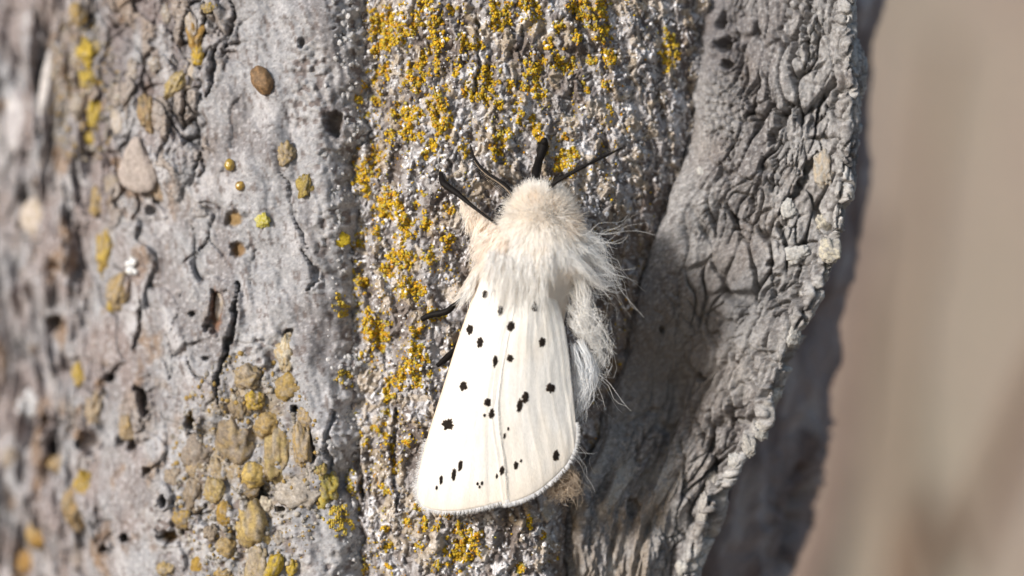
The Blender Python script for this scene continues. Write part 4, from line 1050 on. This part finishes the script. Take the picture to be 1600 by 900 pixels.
# loose tufts at the shaded side
strands('side_tuft', [[Q(890, 380, .55), Q(918, 392, .50), Q(938, 412, .42), Q(956, 438, .36)], [Q(885, 400, .6), Q(912, 420, .58), Q(928, 438, .5), Q(950, 446, .4)], [Q(900, 365, .5), Q(925, 375, .42), Q(945, 395, .36)],
        [Q(888, 415, .55), Q(906, 440, .5), Q(914, 470, .44), Q(912, 510, .38)]], 640, .03, WHITE, moth, .0028, .3, 10)
strands('side_tuft', [[Q(890, 450, .45), Q(912, 480, .42), Q(938, 515, .38), Q(936, 552, .32)], [Q(888, 480, .42), Q(915, 510, .42), Q(934, 540, .34), Q(935, 565, .28), Q(912, 575, .28)], [Q(890, 500, .40), Q(905, 520, .4), Q(925, 525, .36), Q(936, 530, .3)],
        [Q(925, 540, .34), Q(938, 548, .3), Q(938, 562, .28), Q(915, 560, .28)]], 260, .032, WHITE * .93, moth, .0026, .5, 14, freq=2.0)
strands('side_tuft', [[Q(905, 535, .36), Q(920, 560, .36), Q(918, 600, .32), Q(904, 642, .30)], [Q(895, 540, .38), Q(905, 580, .36), Q(908, 615, .32), Q(902, 650, .30)], [Q(915, 550, .34), Q(928, 580, .3), Q(922, 610, .28)]], 300, .03, WHITE * np.array([.95, .97, 1]), moth, .0028, .3, 10)
strands('stray_hair', [[Q(900, 400, .5), Q(940, 420, .45), Q(975, 470, .35)], [Q(905, 380, .5), Q(945, 372, .45), Q(985, 360, .4)], [Q(900, 430, .5), Q(930, 450, .45), Q(938, 500, .4)], [Q(905, 590, .35), Q(930, 600, .3), Q(945, 620, .3)], [Q(898, 700, .4), Q(912, 715, .36), Q(920, 738, .3)]], 60, .10, WHITE, moth, .002, .3, 10)['kind'] = 'stuff'
strands('tail_tuft', [[Q(868, 735, .34), Q(882, 748, .32), Q(896, 768, .28)], [Q(860, 742, .34), Q(868, 758, .3), Q(860, 775, .28)], [Q(880, 725, .34), Q(898, 745, .3), Q(892, 770, .26)], [Q(875, 740, .32), Q(885, 765, .28), Q(880, 772, .26)]], 460, .035, (.56, .46, .36), moth, .003, .6, 10, freq=1.8, label='torn brownish tuft sticking out under the wing tip')

# -- legs
def leg(pts, rads, femur=None, label=None):
    c = curve(np.array([list(p) + [r] for p, r in zip(pts, rads)]), 28)
    rr = c[:, 3] * (1 + .18 * rng.random(28))
    V, a, b = tube(c[:, :3], rr, 10)
    o = mesh_np('leg', ml(V), [a, b], M_leg, np.array([.008, .0065, .006]), moth)
    if label: o['label'] = label
    return o
def bark_pt(px, py, lift):
    P, N = SH_cen.at(px, py); P[1] -= lift; return P
l1 = leg([bark_pt(687, 271, .03), bark_pt(696, 286, .06), Q(714, 302, .2), Q(742, 325, .31), Q(777, 351, .42)], [.014, .025, .021, .012, .009])
strands('leg_fur', [[Q(724, 318, .2), Q(726, 325, .22), Q(731, 338, .22)], [Q(740, 333, .26), Q(735, 344, .28), Q(738, 360, .26)], [Q(745, 330, .24), Q(742, 345, .26), Q(745, 362, .26)], [Q(760, 352, .3), Q(756, 364, .3), Q(756, 382, .3)], [Q(735, 321, .2), Q(735, 335, .22), Q(738, 350, .22)], [Q(770, 350, .32), Q(764, 370, .34), Q(758, 392, .32)], [Q(757, 348, .32), Q(748, 362, .34), Q(748, 385, .32)], [Q(770, 358, .38), Q(758, 378, .40), Q(752, 404, .36)]], 2000, .030, CREAM * np.array([1.02, 1, .98]), l1, .003, .15, 7)
V, a, b = tube(curve([Q(720, 309, .15), Q(740, 331, .2), Q(760, 352, .25), Q(782, 372, .32)], 14), np.interp(np.linspace(0, 1, 14), [0, .3, 1], [.015, .045, .09]), 12)
mesh_np('femur', ml(V), [a, b], M_fur, PEACH * .5 + CREAM * .5, l1)
l2 = leg([bark_pt(851, 220, .03), bark_pt(849, 232, .05), bark_pt(842, 250, .09), Q(838, 268, .2), Q(836, 290, .30)], [.020, .034, .030, .033, .03])
l3 = leg([bark_pt(659, 497, .03), bark_pt(675, 494, .05), Q(697, 487, .13), Q(712, 474, .20), Q(728, 457, .30)], [.018, .021, .023, .017, .014])
V, a, b = tube(curve([Q(700, 486, .12), Q(716, 470, .2), Q(732, 448, .28), Q(752, 420, .36)], 14), np.interp(np.linspace(0, 1, 14), [0, .3, 1], [.012, .035, .06]), 12)
mesh_np('femur', ml(V), [a, b], M_fur, PEACH * .4 + CREAM * .6, l3)
strands('leg_fur', [[Q(752, 418, .42), Q(740, 436, .38), Q(726, 462, .3)], [Q(746, 425, .40), Q(738, 445, .36), Q(730, 470, .28)], [Q(735, 440, .33), Q(730, 455, .30), Q(716, 474, .24)]], 320, .022, WHITE, l3, .003, .15, 6)
l4 = leg([bark_pt(686, 571, .02), bark_pt(696, 562, .06), bark_pt(708, 551, .1), Q(720, 540, .18)], [.016, .024, .022, .018])

# -- eye
ev = ICO3_V * np.array([.05, .055, .062]) + Q(784, 332, .40)
mesh_np('eye', ml(ev), ICO3_F, M_eye, np.array([.012, .011, .012]), moth)
strands('cheek_fur', [[Q(806, 318, .33), Q(798, 322, .33), Q(792, 328, .30)], [Q(808, 330, .34), Q(800, 336, .3), Q(793, 344, .28)]], 220, .025, WHITE, moth, .003, .12, 6)

# -- antennae with combs
def antenna(pts, rads, comb_len, side_far, side_near, nt, label):
    c = curve(np.array([list(p) + [r] for p, r in zip(pts, rads)]), 60)
    V, a, b = tube(c[:, :3], c[:, 3], 10)
    o = mesh_np('antenna', ml(V), [a, b], M_leg, np.array([.008, .0065, .006]), moth)
    o['label'] = label
    t = np.linspace(.04, .98, nt); i = t * 59; i0 = np.floor(i).astype(int); f = (i - i0)[:, None]
    P = c[i0, :3] * (1 - f) + c[np.minimum(i0 + 1, 59), :3] * f
    T = np.gradient(P, axis=0); T /= np.linalg.norm(T, axis=1, keepdims=True)
    Nn = np.cross(T, [0, 1.0, 0]); Nn /= np.linalg.norm(Nn, axis=1, keepdims=True)
    R, Dd, L = [], [], []
    for sgn, ln in ((1, side_far), (-1, side_near)):
        if ln <= 0: continue
        d = sgn * Nn + .35 * T + np.array([0, .35, 0]); d /= np.linalg.norm(d, axis=1, keepdims=True)
        R.append(P); Dd.append(d); L.append(ln * comb_len(t))
    R = np.concatenate(R); Dd = np.concatenate(Dd); L = np.concatenate(L)
    fur_obj('comb', R, Dd, L, (.0075 if side_far > .05 else .0045), np.array([.012, .010, .009]), o, seg=4, mat=M_leg)
    return o, c
an1, c1 = antenna([Q(804, 322, .40), Q(802, 308, .40), Q(795, 296, .38), Q(781, 284, .35), Q(764, 273, .31), Q(750, 260, .26), Q(740, 244, .2), Q(735, 226, .15)], [.016, .017, .017, .016, .014, .012, .009, .004],
        lambda t: np.interp(t, [0, .1, .35, .8, 1], [.5, 1, .85, .45, .15]), .085, .03, 46, 'curved black feathery antenna with a comb and cream edge')
V, a, b = tube(c1[2:48, :3] + np.array([-.008, -.014, -.010]), np.interp(np.linspace(0, 1, 46), [0, .5, 1], [.006, .004, .0015]), 6)
mesh_np('cream_edge', ml(V), [a, b], M_fur, np.array([.50, .40, .30]), an1)
an2, c2 = antenna([Q(856, 296, .50), Q(868, 285, .54), Q(890, 272, .58), Q(920, 256, .60), Q(950, 242, .58), Q(973, 231, .55)], [.017, .018, .017, .014, .010, .004],
        lambda t: np.interp(t, [0, .2, .8, 1], [.6, 1, .6, .2]), .045, .015, 80, 'straight black antenna pointing up and away from the body')

# ------------------------------------------------------------------ out-of-focus stalks behind
def stalk(name, pts, r, col, label, seed):
    c = curve(np.array(pts), 40)
    g = c[0]
    V, a, b = tube(c - g, r * np.interp(np.linspace(0, 1, 40), [0, .7, 1], [1, .85, .35]) * (1 + .15 * fbm(np.arange(40) * .3, np.zeros(40), seed, 3)), 12)
    o = mesh_np(name, V, [a, b], M_stalk, np.asarray(col))
    o.location = g
    tag(o, label, 'stalk', 'out of focus dry stalks behind the trunk')
def far(px, py, y): return [wx(px, y), y, wz(py, y)]
def gnd(px, y): return [wx(px, y), y, -103.0]
stalk('dry_stalk', [gnd(1180, 34), far(1240, 1500, 34), far(1290, 900, 34), far(1325, 600, 34), far(1352, 330, 34)], 1.1, (.20, .15, .125), 'blurred brown stalk rising close beside the shaded side of the trunk', 801)
stalk('dry_stalk', [gnd(1330, 60), far(1420, 1200, 60), far(1500, 900, 60), far(1570, 720, 60), far(1680, 480, 60)], 1.0, (.13, .085, .06), 'blurred brown stalk slanting across the lower corner of the beige background', 802)
stalk('dry_stalk', [gnd(1380, 85), far(1400, 900, 85), far(1425, 450, 85), far(1455, 200, 85), far(1480, 60, 85)], 1.2, (.22, .17, .13), 'blurred upright tan stalk far behind, next to the upper trunk edge', 803)
